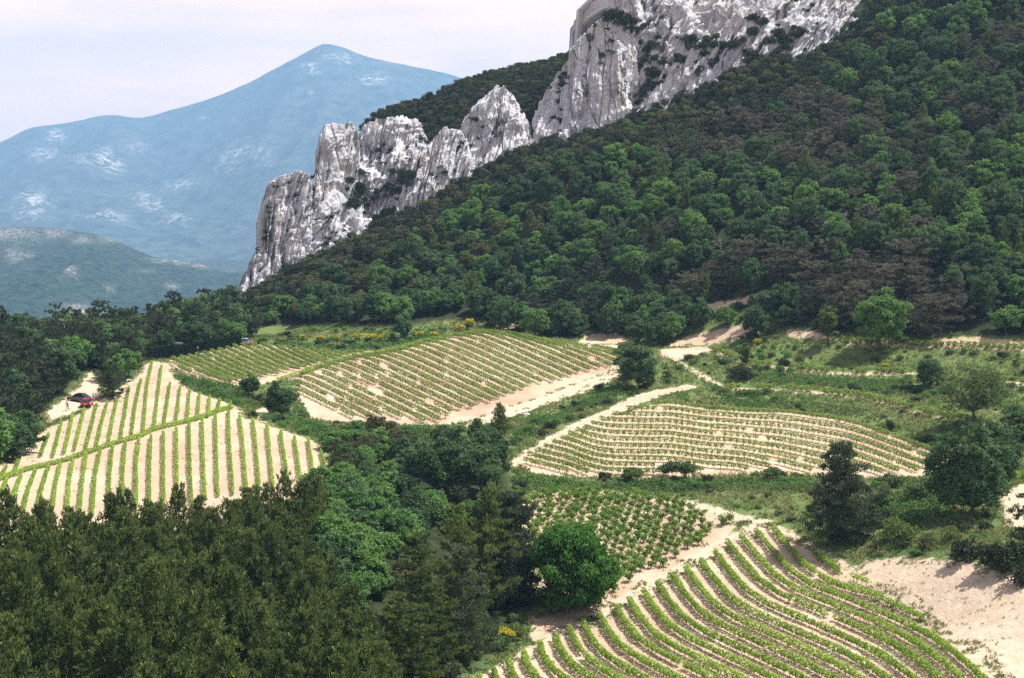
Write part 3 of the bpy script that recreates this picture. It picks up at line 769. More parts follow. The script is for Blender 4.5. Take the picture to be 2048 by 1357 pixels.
def bush(seed, h, r, mat, lobes=8, per=70, leaf=0.13, flower=None):
    q = np.random.default_rng(seed); sp = Soup(); fl = Soup(); stems = []
    for i in range(lobes):
        a = q.uniform(0, 6.28); f = math.sqrt(q.uniform(0, 1)) * 0.65
        c = np.array([math.cos(a) * f * r, math.sin(a) * f * r, h * q.uniform(0.30, 0.72) * (1.1 - 0.45 * f)])
        rl = r * q.uniform(0.32, 0.5)
        stems.append(tube([(c[0] * 0.1, c[1] * 0.1, -0.3), c * 0.55, c], [0.05, 0.035, 0.012], 4))
        n = int(per * q.uniform(0.8, 1.2)); nd = unit(rdir(q, n) + np.array([0, 0, 0.4]))
        C = c + nd * (rl * (0.55 + 0.55 * q.random(n)))[:, None]; C[:, 2] = np.maximum(C[:, 2], 0.03)
        D = rdir(q, n) + nd * 0.6 + np.array([0, 0, 0.3]); V, F = cards(C, D, nd + rdir(q, n), q.uniform(0.6, 1.1, n) * leaf * 0.6, q.uniform(0.7, 1.3, n) * leaf)
        sp.add(V, F, np.clip(q.normal(0.45, 0.24, n), 0, 1), np.clip(q.normal(0.2, 0.25, n), 0, 1))
        if flower:
            n2 = int(n * 0.75); nd = unit(rdir(q, n2) + np.array([0, 0, 0.9]))
            C = c + nd * (rl * q.uniform(0.95, 1.25, n2))[:, None]; D = nd + rdir(q, n2) * 0.7
            V, F = cards(C, D, rdir(q, n2), q.uniform(0.6, 1.1, n2) * leaf * 0.62, q.uniform(0.7, 1.2, n2) * leaf)
            fl.add(V, F, q.random(n2))
    out = [('foliage', sp.mesh('foliage', mat)), ('stem', tubes_mesh('stem', stems, M_BARK))]
    if flower: out.append(('flowers', fl.mesh('flowers', flower)))
    return out

L_PINE_FG = leaf_material('olive pine needles', (0.020, 0.050, 0.018), (0.120, 0.165, 0.044), 0.36, (0.235, 0.275, 0.078))
L_PINE_DK = leaf_material('dark pine needles', (0.024, 0.044, 0.025), (0.085, 0.112, 0.062), 0.30, (0.155, 0.170, 0.095))
L_PINE_BR = leaf_material('brownish pine needles', (0.038, 0.046, 0.030), (0.140, 0.140, 0.095), 0.32, (0.235, 0.218, 0.157))
L_OAK = leaf_material('oak leaves', (0.025, 0.064, 0.029), (0.092, 0.161, 0.063), 0.35, (0.167, 0.236, 0.101))
L_OAK_LT = leaf_material('fresh green leaves', (0.050, 0.133, 0.037), (0.140, 0.266, 0.066), 0.38, (0.235, 0.351, 0.110))
L_OAK_OL = leaf_material('olive brown leaves', (0.052, 0.062, 0.028), (0.120, 0.122, 0.052), 0.28, (0.18, 0.165, 0.075))
L_ROUND = leaf_material('deep green leaves', (0.033, 0.105, 0.018), (0.083, 0.193, 0.033), 0.4, (0.121, 0.242, 0.050))
L_SHRUB = leaf_material('shrub leaves', (0.043, 0.084, 0.028), (0.133, 0.190, 0.063), 0.33, (0.202, 0.253, 0.101))
L_SHRUB_DK = leaf_material('dark evergreen scrub', (0.022, 0.032, 0.019), (0.060, 0.074, 0.038), 0.2, (0.090, 0.098, 0.054))
L_PALE = leaf_material('pale young leaves', (0.080, 0.125, 0.030), (0.15, 0.21, 0.055), 0.4, (0.19, 0.25, 0.075))
L_GREY = leaf_material('silvery grey leaves', (0.11, 0.125, 0.105), (0.22, 0.24, 0.205), 0.2)
L_FLOWER = leaf_material('yellow broom flowers', (0.48, 0.40, 0.022), (0.68, 0.58, 0.045), 0.25)
L_VINE = leaf_material('vine leaves', (0.160, 0.265, 0.037), (0.315, 0.456, 0.074), 0.4, (0.419, 0.542, 0.123))
L_BUSHVINE = leaf_material('bush vine leaves', (0.075, 0.150, 0.024), (0.165, 0.275, 0.048), 0.38, (0.24, 0.34, 0.08))
L_VINE_OL = leaf_material('paler vine leaves', (0.130, 0.200, 0.041), (0.248, 0.335, 0.081), 0.38, (0.335, 0.410, 0.130))
L_GRASS = leaf_material('meadow grass', (0.078, 0.140, 0.035), (0.189, 0.243, 0.081), 0.38, (0.324, 0.302, 0.140))
L_BRAMBLE = leaf_material('bramble leaves', (0.039, 0.099, 0.026), (0.113, 0.218, 0.053), 0.3, (0.171, 0.277, 0.086))
L_HEDGE = leaf_material('clipped hedge leaves', (0.012, 0.026, 0.012), (0.034, 0.055, 0.022), 0.2)

PROTO = {}
c, t = pine(277, 11.5, 3.9, L_PINE_DK, 13, 9, 6.5, 0.05, 0.62, 0.30, 0.45, 1.0, True, 0.62, 0.48, 30); PROTO['pine_full0'] = [('crown', c), ('trunk', t)]
for i in range(5):
    c, t = pine(100 + i, 6.4, 1.70 + 0.14 * i, L_PINE_FG, 13, 7, 3.6, 0.05, 0.62, 0.80, 0.45, 0.80, False, 0.32, 1.2, 19)
    PROTO['pine_fg%d' % i] = [('crown', c), ('trunk', t)]
for i in range(4):
    c, t = pine(200 + i, 7.6, 2.6, L_PINE_DK, 9, 7, 3.6, 0.08, 0.62, 0.30, 0.45, 1.0, True, 0.46, 0.45, 24)
    PROTO['pine_dk%d' % i] = [('crown', c), ('trunk', t)]
    c, t = pine(230 + i, 6.0, 3.0, L_PINE_BR, 7, 8, 4.0, 0.10, 0.5, 0.25, 0.5, 1.0, True, 0.52, 0.38, 26)
    PROTO['pine_br%d' % i] = [('crown', c), ('trunk', t)]
for i in range(3):
    c, t = pine(260 + i, 13.0, 3.3, L_PINE_FG if i < 2 else L_PINE_DK, 12, 8, 5.5, 0.06, 0.60, 0.30, 0.55, 0.95, True, 0.52, 0.42, 30)
    PROTO['pine_tall%d' % i] = [('crown', c), ('trunk', t)]
for i in range(4):
    for nm, m in (('oak', L_OAK), ('oak_lt', L_OAK_LT), ('oak_ol', L_OAK_OL)):
        c, t = broadleaf(300 + i + (40 if nm == 'oak_lt' else 80 if nm == 'oak_ol' else 0), 5.6, 2.7, m, 18, 110, 0.10, 0.19, 0.85)
        PROTO['%s%d' % (nm, i)] = [('crown', c), ('trunk', t)]
for i in range(3):
    c, t = broadleaf(350 + i, 8.5, 3.7, L_OAK, 28, 180, 0.03, 0.19, 0.85); PROTO['oak_big%d' % i] = [('crown', c), ('trunk', t)]
c, t = broadleaf(401, 8.6, 5.3, L_ROUND, 44, 230, 0.04, 0.20, 0.85); PROTO['round_tree0'] = [('crown', c), ('trunk', t)]
c, t = broadleaf(411, 11.0, 5.2, L_SHRUB, 24, 130, 0.14, 0.15, 0.8, 1.2); PROTO['thin_tree0'] = [('crown', c), ('trunk', t)]
c, t = broadleaf(421, 9.0, 4.0, L_OAK_LT, 30, 220, 0.10, 0.16, 0.7); PROTO['bright_tree0'] = [('crown', c), ('trunk', t)]
c, t = broadleaf(431, 8.0, 1.9, L_PALE, 20, 130, 0.15, 0.15, 1.0, 0.5); PROTO['pale_tree0'] = [('crown', c), ('trunk', t)]
c, t = broadleaf(441, 3.0, 2.2, L_SHRUB, 14, 70, 0.30, 0.13, 0.7, 0.8); PROTO['almond_tree0'] = [('crown', c), ('trunk', t)]
for i in range(3):
    PROTO['shrub%d' % i] = bush(500 + i, 1.6, 1.25, L_SHRUB)
    PROTO['shrub_lt%d' % i] = bush(505 + i, 1.7, 1.35, L_OAK_LT)
    PROTO['shrub_dk%d' % i] = bush(510 + i, 2.0, 1.6, L_SHRUB_DK, 8, 75, 0.17)
    PROTO['shrub_ol%d' % i] = bush(520 + i, 1.7, 1.5, L_OAK_OL, 8, 70, 0.17)
    PROTO['broom%d' % i] = bush(530 + i, 1.8, 1.35, L_SHRUB, 8, 60, 0.14, L_FLOWER)
PROTO['shrub_grey0'] = bush(540, 3.0, 2.2, L_GREY, 9, 90, 0.15)
PROTO['shrub_pale0'] = bush(541, 2.0, 1.6, L_PALE, 9, 90, 0.13)

def snag(seed):
    q = np.random.default_rng(seed); T = [tube([(0, 0, -0.3), (0.1, 0, 2.5), (0.05, 0.1, 5.0)], [0.11, 0.08, 0.02], 5)]
    for i in range(22):
        z = q.uniform(1.2, 4.8); a = q.uniform(0, 6.28); L = (5.4 - z) * q.uniform(0.25, 0.5); b = np.array([0.05, 0, z])
        e = b + np.array([math.cos(a) * L, math.sin(a) * L, L * q.uniform(0.1, 0.8)]); T.append(tube([b, (b + e) / 2 + q.normal(size=3) * 0.08, e], [0.04, 0.03, 0.008], 4))
        for k in range(3): f = b + (e - b) * q.uniform(0.4, 0.95); T.append(tube([f, f + q.normal(size=3) * 0.35 + np.array([0, 0, 0.2])], [0.018, 0.006], 3))
    return tubes_mesh('branches', T, M_SNAG)
M_SNAG = plain_material('weathered dead wood', (0.34, 0.31, 0.29), 0.9)
for i in range(2): PROTO['dead_tree%d' % i] = [('branches', snag(900 + i))]

# ------------------------------------------------------------------ planting
REC = []        # (kind name, proto, x, y, z, scale, height factor, rot, label, category, group, always single)
def plant(kind, proto, x, y, sc, label, cat, group=None, hz=1.0, keep=False, z=None, rot=None):
    REC.append((kind, proto, x, y, float(hgt(x, y)) if z is None else z, sc, hz, random.uniform(0, 6.28) if rot is None else rot, label, cat, group, keep))

def plant_px(kind, proto, u, v, sc, label, cat, group=None, hz=1.0, keep=True):
    p = cast([(u, v)])[0]; plant(kind, proto, p[0], p[1], sc, label, cat, group, hz, keep)

def scatter(poly_px, gap, dens_fn=None, ylim=(90, 560), world_poly=False, seed=1):
    """spaced points on the ground whose feet fall inside a picture outline"""
    q = np.random.default_rng(seed)
    if world_poly: pl = poly_px
    else: pl = None
    xs = np.arange(-190, 190, gap); ys = np.arange(ylim[0], ylim[1], gap)
    X, Y = np.meshgrid(xs, ys); X = X + (np.arange(len(ys)) % 2)[:, None] * gap * 0.5
    P = np.stack([X.ravel(), Y.ravel()], 1) + q.uniform(-0.42, 0.42, (X.size, 2)) * gap
    Z = hgt(P[:, 0], P[:, 1]); uv = to_px(np.column_stack([P, Z]))
    k = pip(pl, P) if world_poly else pip(poly_px, uv[:, :2])
    k &= (uv[:, 0] > -130) & (uv[:, 0] < 2190)
    return P[k], uv[k]

AVOID = list(W_FIELDS.values()) + W_TRACKS
def clear_of(P, margin=0.6, polys=None):
    ok = np.ones(len(P), bool)
    for pl in (AVOID if polys is None else polys): ok &= sdist(pl, P) < -margin
    return ok

# young pine plantation, lower left
FGP = [(-160,1160),(0,1150),(110,1130),(270,1112),(400,1092),(470,1070),(560,1050),(640,1030),(655,1065),(625,1120),(640,1200),(690,1260),(700,1330),(760,1420),(740,1600),(-160,1600)]
P, uv = scatter(FGP, 3.15, ylim=(94, 200), seed=3)
for (x, y), (u, v, f) in zip(P, uv):
    if random.random() < 0.05: continue
    plant('young_pine_tree', 'pine_fg%d' % random.randrange(5), x, y, random.uniform(0.70, 1.34) * (0.86 if v < 1150 else 1.0), 'young olive pine %s of the lower left plantation%s' % (('in the back ranks' if v < 1180 else 'in the middle ranks' if v < 1330 else 'in the front ranks'), (' near the left edge' if u < 220 else ' towards the leafy gully' if u > 450 else ', half way across')), 'pine tree', 'young pines of the lower left plantation', random.uniform(0.9, 1.15))
# mixed broadleaf gully between plantation and tall pines
GUL = [(640,1020),(690,985),(760,990),(800,1010),(830,1060),(820,1120),(760,1160),(740,1230),(700,1250),(650,1190),(640,1110)]
P, uv = scatter(GUL, 3.1, ylim=(120, 220), seed=4)
for (x, y), (u, v, f) in zip(P, uv):
    plant('leafy_tree', random.choice(['oak_lt%d', 'oak_lt%d', 'oak%d']) % random.randrange(4), x, y, random.uniform(0.62, 0.95), 'bright leafy broadleaf tree in the %s part of the gully beside the plantation pines' % ('upper' if v < 1060 else 'lower' if v > 1130 else 'middle'), 'tree', 'leafy trees in the central gully', 1.0)
GUL2 = [(655,930),(650,905),(690,880),(740,872),(800,872),(820,890),(830,940),(810,980),(740,975),(690,972)]
P, uv = scatter(GUL2, 3.3, ylim=(160, 260), seed=5)
for (x, y), (u, v, f) in zip(P, uv):
    plant('oak_tree', random.choice(['oak%d', 'oak%d', 'oak_ol%d', 'oak_lt%d']) % random.randrange(4), x, y, random.uniform(0.5, 0.8), 'low dark leafy tree in the dip between the striped field and the mound', 'tree', 'low trees in the dip', 0.9)
# scrub round the feet of the tall pines
SCR = [(700,1240),(830,1110),(960,1230),(1050,1250),(1030,1295),(960,1345),(900,1400),(760,1500),(700,1400)]
P, uv = scatter(SCR, 2.6, ylim=(100, 200), seed=6)
ok = clear_of(P, 0.8)
for (x, y), (u, v, f), o in zip(P, uv, ok):
    if o: plant('shrub', random.choice(['shrub%d', 'shrub%d', 'shrub_dk%d', 'shrub_ol%d']) % random.randrange(3), x, y, random.uniform(0.7, 1.4), 'leafy undergrowth shrub below the tall pines by the lower track', 'shrub', 'undergrowth below the tall pines')

MIXP = [(800,955),(850,990),(930,1000),(1010,985),(1035,1005),(1035,1060),(960,1080),(900,1075),(840,1055),(810,1010)]
P, uv = scatter(MIXP, 3.0, ylim=(150, 240), seed=61)
for (x, y), (u, v, f) in zip(P, uv):
    if random.random() < 0.5: plant('oak_tree', random.choice(['oak%d', 'oak_lt%d']) % random.randrange(4), x, y, random.uniform(0.4, 0.7), 'low shaded tree in the hollow between the track corner oaks and the tall pines', 'tree', 'low trees in the shaded hollow')
    else: plant('shrub', random.choice(['shrub%d', 'shrub_dk%d']) % random.randrange(3), x, y, random.uniform(0.7, 1.4), 'bush in the hollow between the track corner oaks and the tall pines', 'shrub', 'bushes in the shaded hollow')
SCAR = [(1240,690),(1260,640),(1400,625),(1420,600),(1560,572),(1620,640),(1690,676),(1560,668),(1425,695),(1330,695)]
P, uv = scatter(SCAR, 2.5, ylim=(250, 360), seed=62)
ok = clear_of(P, 0.4, W_TRACKS + W_BANKS)
for (x, y), (u, v, f), o in zip(P, uv, ok):
    if not o: continue
    if random.random() < (0.30 if u < 1420 else 0.12): plant('oak_tree', random.choice(['oak%d', 'oak%d', 'oak_lt%d']) % random.randrange(4), x, y, random.uniform(0.7, 1.15), 'leafy tree between the bare earth scars above the track junction', 'tree', 'trees round the earth scars')
    elif random.random() < 0.75: plant('shrub', random.choice(['shrub%d', 'shrub_dk%d', 'shrub_ol%d', 'shrub%d']) % random.randrange(3), x, y, random.uniform(0.6, 1.3), 'bush between the bare earth scars above the track junction', 'shrub', 'bushes round the earth scars')

TALL = [(1020,1200,-1,1.12,'tall dark pine with flat shelves of needles directly left of the round green tree'),
        (968,1222,1,1.08,'tall olive pine just left of the shelved dark pine'),
        (905,1255,0,0.90,'broad olive pine in the middle of the tall pine clump'),
        (850,1285,1,0.82,'mid sized pine at the left of the tall pine clump'),
        (922,1330,2,0.86,'dark pine leaning over the yellow broom by the track'),
        (880,1345,1,0.74,'shaggy olive pine in front of the tall pine clump near the track'),
        (790,1340,0,0.66,'full olive pine at the bottom of the clump with leafy trees to its left'),
        (835,1370,1,0.60,'short bushy pine at the bottom edge below the clump'),
        (740,1420,0,0.62,'pine cut by the bottom edge right of the plantation'),
        (1038,1215,2,0.42,'slim young pine under the tall shelved pine')]
for u, v, k, s, lb in TALL: plant_px('pine_tree', 'pine_full0' if k < 0 else 'pine_tall%d' % k, u, v, s, lb, 'pine tree')
MID = [(930,985,'oak_big0',1.05,'large dark oak left of the track corner below the wave patterned vineyard'),
       (870,985,'oak_big1',0.95,'dark oak left of the largest one below the mound vineyard'),
       (985,962,'oak_big2',0.85,'dark rounded oak right at the track corner'),
       (900,935,'oak_big1',0.72,'dark oak behind the oak pair below the mound vineyard'),
       (960,910,'oak_big0',0.66,'oak below the lower edge of the mound vineyard'),
       (1000,872,'pine_fg1',0.95,'small reddish conical pine standing at the end of the mound vineyard rows'),
       (880,880,'shrub_dk0',1.4,'dark bush at the lower tip of the mound vineyard'),
       (980,1010,'oak_big1',0.62,'shaded oak below the track corner pair'),
       (860,1040,'oak_lt1',0.8,'small bright tree in the shade left of the tall pines'),
       (1145,1213,'round_tree0',1.0,'round bright green tree standing alone beside the dirt track'),
       (1278,778,'oak_big2',1.12,'dark leafy tree standing alone on the bank at the track junction'),
       (1690,1082,'pine_full0',1.05,'dark ragged pine standing alone on the bank above the lower right vineyard'),
       (1945,1035,'oak_big0',1.2,'large dark oak on the shoulder right of the wave patterned vineyard'),
       (1990,985,'oak_big1',0.95,'dark oak behind the large one at the right edge'),
       (2040,895,'oak_big2',0.8,'dark oak cut by the right edge below the terraces'),
       (2062,1120,'pine_dk1',1.0,'dark pine bough reaching in at the right edge by the sandy path'),
       (1945,848,'thin_tree0',1.05,'thin crowned tree with airy leaves on the upper terrace edge'),
       (1862,775,'oak_big1',0.78,'dark tree left of the airy tree on the terraces'),
       (1757,700,'bright_tree0',1.12,'bright broad tree in front of the dark wood above the terraces'),
       (1655,690,'pale_tree0',1.0,'slender pale green tree left of the bright broad tree'),
       (1490,738,'pale_tree0',0.62,'small pale tree beside the upper terrace path'),
       (1480,760,'shrub_dk1',1.7,'dark clump of bushes below the small pale terrace tree'),
       (555,832,'oak_big0',0.66,'dark round tree on the bare corner between two vineyards'),
       (505,792,'oak1',0.72,'small dark tree left of the round one at the vineyard corner'),
       (1120,668,'oak_big1',0.92,'leafy tree with a bright crown at the top edge of the mound vineyard'),
       (1040,660,'bright_tree0',0.72,'greyish green tree left of the bright crowned one above the mound vineyard'),
       (805,678,'oak3',0.95,'dark tree interrupting the line of yellow broom'),
       (1610,590,'shrub_grey0',1.0,'silvery grey shrub on the dark wooded slope'),
       (1265,966,'almond_tree0',0.85,'small spreading tree at the middle of the grassy bank'),
       (1345,958,'almond_tree0',0.80,'small flat topped tree pair member left on the bank'),
       (1372,962,'almond_tree0',0.78,'small flat topped tree pair member right on the bank'),
       (1545,962,'almond_tree0',0.75,'small tree on the bank left of the ragged pine')]
for u, v, pr, s, lb in MID:
    kd = 'pine_tree' if pr.startswith('pine') else 'shrub' if pr.startswith('shrub') else 'oak_tree' if pr.startswith('oak') else 'almond_tree' if pr.startswith('almond') else 'broadleaf_tree'
    plant_px(kd, pr, u, v, s, lb, 'pine tree' if kd == 'pine_tree' else 'shrub' if kd == 'shrub' else 'tree')

# wood left of and behind the striped field
WL = [(-130,960),(0,930),(40,900),(70,878),(80,850),(92,838),(110,800),(140,778),(175,765),(215,800),(235,780),(282,752),(285,730),(300,715),(400,702),(480,684),(520,672),(520,655),(440,640),(300,640),(-130,650)]
P, uv = scatter(WL, 4.7, ylim=(180, 400), seed=8)
ok = clear_of(P, 1.2)
for (x, y), (u, v, f), o in zip(P, uv, ok):
    if not o: continue
    r = random.random()
    if r < 0.5: plant('pine_tree', 'pine_dk%d' % random.randrange(4), x, y, random.uniform(0.75, 1.2), ('dark pine on the skyline of the wood left of the striped vineyard' if y > 300 else 'dark pine in the middle of the wood behind the car park' if y > 262 else 'dark pine low in the wood at the left edge by the striped vineyard'), 'pine tree', 'dark pines of the left wood', 1.1)
    else: plant('oak_tree', random.choice(['oak%d', 'oak%d', 'oak_lt%d']) % random.randrange(4), x, y, random.uniform(0.9, 1.4), ('leafy tree on the skyline of the wood left of the striped vineyard' if y > 290 else 'leafy tree low in the wood beside the car park and striped vineyard'), 'tree', 'leafy trees of the left wood')
for u, v, pr, s, lb in ((226,797,'pine_dk0',1.05,'dark pine just right of the parked cars'), (118,786,'oak_big1',0.95,'dark green tree shading the parked cars'),
                        (48,800,'pine_dk2',1.45,'tallest spiky pine on the skyline at the far left'), (178,725,'pine_dk1',1.25,'pointed dark pine on the skyline behind the cars'),
                        (392,700,'oak_big0',0.95,'large dark tree on the skyline behind the clipped hedges'), (262,738,'oak_big2',0.8,'dark round tree at the upper left corner of the striped vineyard'),
                        (52,905,'oak_big1',0.8,'dark tree at the near end of the car park'), (25,925,'oak_big2',0.85,'dark tree at the left edge beside the striped vineyard')):
    kd = 'pine_tree' if pr.startswith('pine') else 'oak_tree'
    plant_px(kd, pr, u, v, s, lb, 'pine tree' if kd == 'pine_tree' else 'tree')

def zone(u, v):
    if v < 130: return 'near the top edge of the photo'
    if v > 560 and u < 1150: return 'low down behind the mound vineyard'
    if v > 520: return 'low down above the terraces'
    if u < 760: return 'under the ribbed tower'
    if u < 1120: return 'under the spire and buttress'
    if u < 1480: return 'under the tall wall'
    return 'towards the right edge' if u > 1780 else 'at mid height right of centre'
# the wooded slope under the cliffs
P, uv = scatter(WOOD_HILL, 4.9, ylim=(250, 480), seed=9)
ok = clear_of(P, 1.5, list(W_FIELDS.values()) + W_TRACKS + [W_BANKS[1], W_BANKS[2]])
base_v = np.interp(uv[:, 0], [466, 540, 620, 700, 800, 900, 1050, 1200, 1350, 1520, 1640, 1730, 1790], [603, 568, 520, 485, 428, 372, 302, 258, 213, 143, 112, 35, -60])
n1 = vnoise(P[:, 0] / 26, P[:, 1] / 26, 3); n2 = vnoise(P[:, 0] / 15, P[:, 1] / 15, 9)
for (x, y), (u, v, f), o, bv, a, b in zip(P, uv, ok, base_v, n1, n2):
    if not o: continue
    d = v - bv
    if u < 1790 and d < 4: continue
    dark = smooth(1150, 1600, u) * smooth(120, 260, v) * (1 - 0.5 * smooth(1820, 1960, u) * smooth(250, 380, v)) * 0.38 + 0.20
    sc = random.uniform(0.72, 1.36)
    if u < 1790 and d < 75:
        pr = random.choice(['shrub_dk%d', 'shrub%d', 'shrub_ol%d', 'shrub_dk%d']) % random.randrange(3)
        plant('shrub', pr, x, y, random.uniform(1.1, 1.9), 'rounded bush in the scrub belt just below the limestone cliffs', 'shrub', 'scrub below the cliffs')
        if random.random() < 0.6: plant('shrub', random.choice(['shrub_dk%d', 'shrub_ol%d', 'shrub%d']) % random.randrange(3), x + 2.3, y + random.uniform(-2, 2), random.uniform(0.9, 1.6), 'rounded bush in the scrub belt just below the limestone cliffs', 'shrub', 'scrub below the cliffs')
        continue
    if random.random() < 0.05 and d > 60: plant('oak_tree', 'oak_big%d' % random.randrange(3), x, y, random.uniform(0.7, 0.95), 'larger oak standing above its neighbours on the wooded slope ' + zone(u, v), 'tree', 'taller oaks of the wooded slope', random.uniform(0.9, 1.2)); continue
    if random.random() < 0.07 and d > 60: plant('conifer_tree', 'pine_fg%d' % random.randrange(5), x, y, random.uniform(0.8, 1.25), 'pointed conifer among broad crowns on the wooded slope ' + zone(u, v), 'conifer', 'pointed conifers of the wooded slope'); continue
    if a * 0.6 + b * 0.4 + random.uniform(-0.16, 0.16) < dark + 0.02:
        if u > 1250 and random.random() < 0.72: plant('brown_pine_tree', 'pine_br%d' % random.randrange(4), x, y, sc, 'brownish flat crowned pine on the wooded slope ' + zone(u, v), 'pine tree', 'brownish pines of the right slope')
        else: plant('pine_tree', 'pine_dk%d' % random.randrange(4), x, y, sc * 0.88, 'dark green pine on the wooded slope ' + zone(u, v), 'pine tree', 'dark pines of the wooded slope', 0.95)
    else:
        r = random.random()
        if d < 190 and u < 1790 and r < 0.26: plant('olive_oak_tree', 'oak_ol%d' % random.randrange(4), x, y, sc * 0.8, 'olive brown oak on the wooded slope ' + zone(u, v), 'tree', 'olive brown oaks of the upper slope', 0.85)
        elif r < 0.62: plant('oak_tree', 'oak%d' % random.randrange(4), x, y, sc * 0.95, 'green oak on the wooded slope ' + zone(u, v), 'tree', 'green oaks of the wooded slope')
        else: plant('leafy_tree', 'oak_lt%d' % random.randrange(4), x, y, sc * 0.92, 'fresh bright green oak on the wooded slope ' + zone(u, v), 'tree', 'bright oaks of the wooded slope')

for i, (u, v, lb) in enumerate(((1745,262,'bare grey dead tree high on the wooded slope'), (1520,372,'bare dead tree left of centre on the wooded slope'), (1905,330,'bare dead tree near the right edge of the wooded slope'), (1440,520,'bare dead tree low on the slope above the earth scar'),
        (1690,470,'bare dead tree among brownish pines at mid slope'), (1130,470,'bare dead tree under the tall wall amid green oaks'), (1330,330,'bare dead tree just below the scrub belt'))):
    plant_px('dead_tree', 'dead_tree%d' % (i % 2), u, v, random.uniform(1.0, 1.3), lb, 'dead tree')
# dense belt of scrub right against the rock
P, uv = scatter([(470,560),(1790,-120),(1900,-120),(1800,80),(1560,260),(1300,330),(1100,380),(900,450),(700,560),(520,640)], 2.7, ylim=(360, 460), seed=63)
base_v = np.interp(uv[:, 0], [466, 540, 620, 700, 800, 900, 1050, 1200, 1350, 1520, 1640, 1730, 1790], [603, 568, 520, 485, 428, 372, 302, 258, 213, 143, 112, 35, -60])
for (x, y), (u, v, f), bv in zip(P, uv, base_v):
    if -14 < v - bv < 62: plant('shrub', random.choice(['shrub_dk%d', 'shrub%d', 'shrub_ol%d', 'shrub_dk%d']) % random.randrange(3), x, y, random.uniform(0.8, 1.6), 'rounded bush in the scrub belt just below the limestone cliffs', 'shrub', 'scrub below the cliffs')

# scrubby hill behind the cliffs
BEH = [(738,246),(800,214),(870,189),(940,164),(1000,149),(1070,134),(1140,116),(1150,180),(1090,260),(1040,215),(1000,170),(930,240),(870,262),(820,250)]
xs, ys = np.meshgrid(np.arange(-60, 30, 2.2), np.arange(440, 540, 2.6)); q = np.random.default_rng(14)
P = np.stack([xs.ravel(), ys.ravel()], 1) + q.uniform(-0.9, 0.9, (xs.size, 2)); Z = hgt(P[:, 0], P[:, 1]); uv = to_px(np.column_stack([P, Z]))
k = pip([(720,262),(800,205),(870,178),(940,150),(1000,135),(1070,120),(1160,95),(1160,260),(820,300)], uv[:, :2])
for x, y in P[k]:
    plant('shrub', random.choice(['shrub_dk%d', 'shrub_dk%d', 'shrub_dk%d', 'shrub_ol%d']) % random.randrange(3), x, y, random.uniform(0.85, 1.45), 'dark bush on the scrubby hill seen behind the spire', 'shrub', 'scrub on the hill behind the cliffs', 0.95)

# scrub rooted on the crags
q = np.random.default_rng(21)
for pts, sc, nm in ROCK_PTS:
    uvr = to_px(pts); ins = (uvr[:, 0] > 440) & (uvr[:, 0] < 1800) & (uvr[:, 1] > -60) & (uvr[:, 1] < 640)
    th = np.quantile(sc[ins], 0.80) if ins.any() else 9
    kk = np.where(ins & (sc > th))[0]
    n = int(len(pts) / (430 if nm == 'rock_crag' else 900))
    slab = pts[:, 0].max() > 70
    if slab: n = int(n * 1.9)
    for j in q.choice(kk, min(n, len(kk)), replace=False):
        x, y, z = pts[j]
        plant('shrub', random.choice(['shrub_dk%d', 'shrub_dk%d', 'shrub%d']) % random.randrange(3), x, y, random.uniform(0.35, 1.0) * (1.25 if slab else 1), 'dark bush rooted on a ledge of the limestone cliffs', 'shrub', 'bushes on the cliff ledges', 0.85, False, z - 0.4)
for pl, lb, gr, n in (([(1180,0),(1205,5),(1260,35),(1300,60),(1320,110),(1300,130),(1270,90),(1230,45),(1195,30)], 'dark bush in the gully beside the tall limestone wall', 'bushes in the cliff gully', 26),
                      ([(1290,130),(1305,60),(1300,130),(1296,190),(1286,225),(1278,215),(1288,170)], 'dark bush in the gully beside the tall limestone wall', 'bushes in the cliff gully', 16),
                      ([(700,350),(760,330),(840,345),(790,390),(760,400),(715,420),(690,410)], 'dark bush on the broken ledge beside the blunt tower', 'bushes on the broken ledge', 30),
                      ([(1340,60),(1440,10),(1520,-10),(1540,40),(1450,120),(1400,150),(1360,130)], 'dark bush growing between the slanting white slabs', 'bushes between the slabs', 30),
                      ([(1480,110),(1560,50),(1600,20),(1640,0),(1620,60),(1560,110),(1500,150)], 'dark bush growing between the slanting white slabs', 'bushes between the slabs', 26)):
    allp = np.concatenate([p for p, s, n_ in ROCK_PTS]); uvr = to_px(allp); kk = np.where(pip(pl, uvr[:, :2]))[0]
    # keep the front-most surface only
    kk = kk[allp[kk][:, 1] < np.quantile(allp[kk][:, 1], 0.6)] if len(kk) else kk
    for j in q.choice(kk, min(n, len(kk)), replace=False):
        x, y, z = allp[j]
        plant('shrub', 'shrub_dk%d' % random.randrange(3), x, y, random.uniform(0.9, 1.9), lb, 'shrub', gr, 0.9, True, z - 0.5)

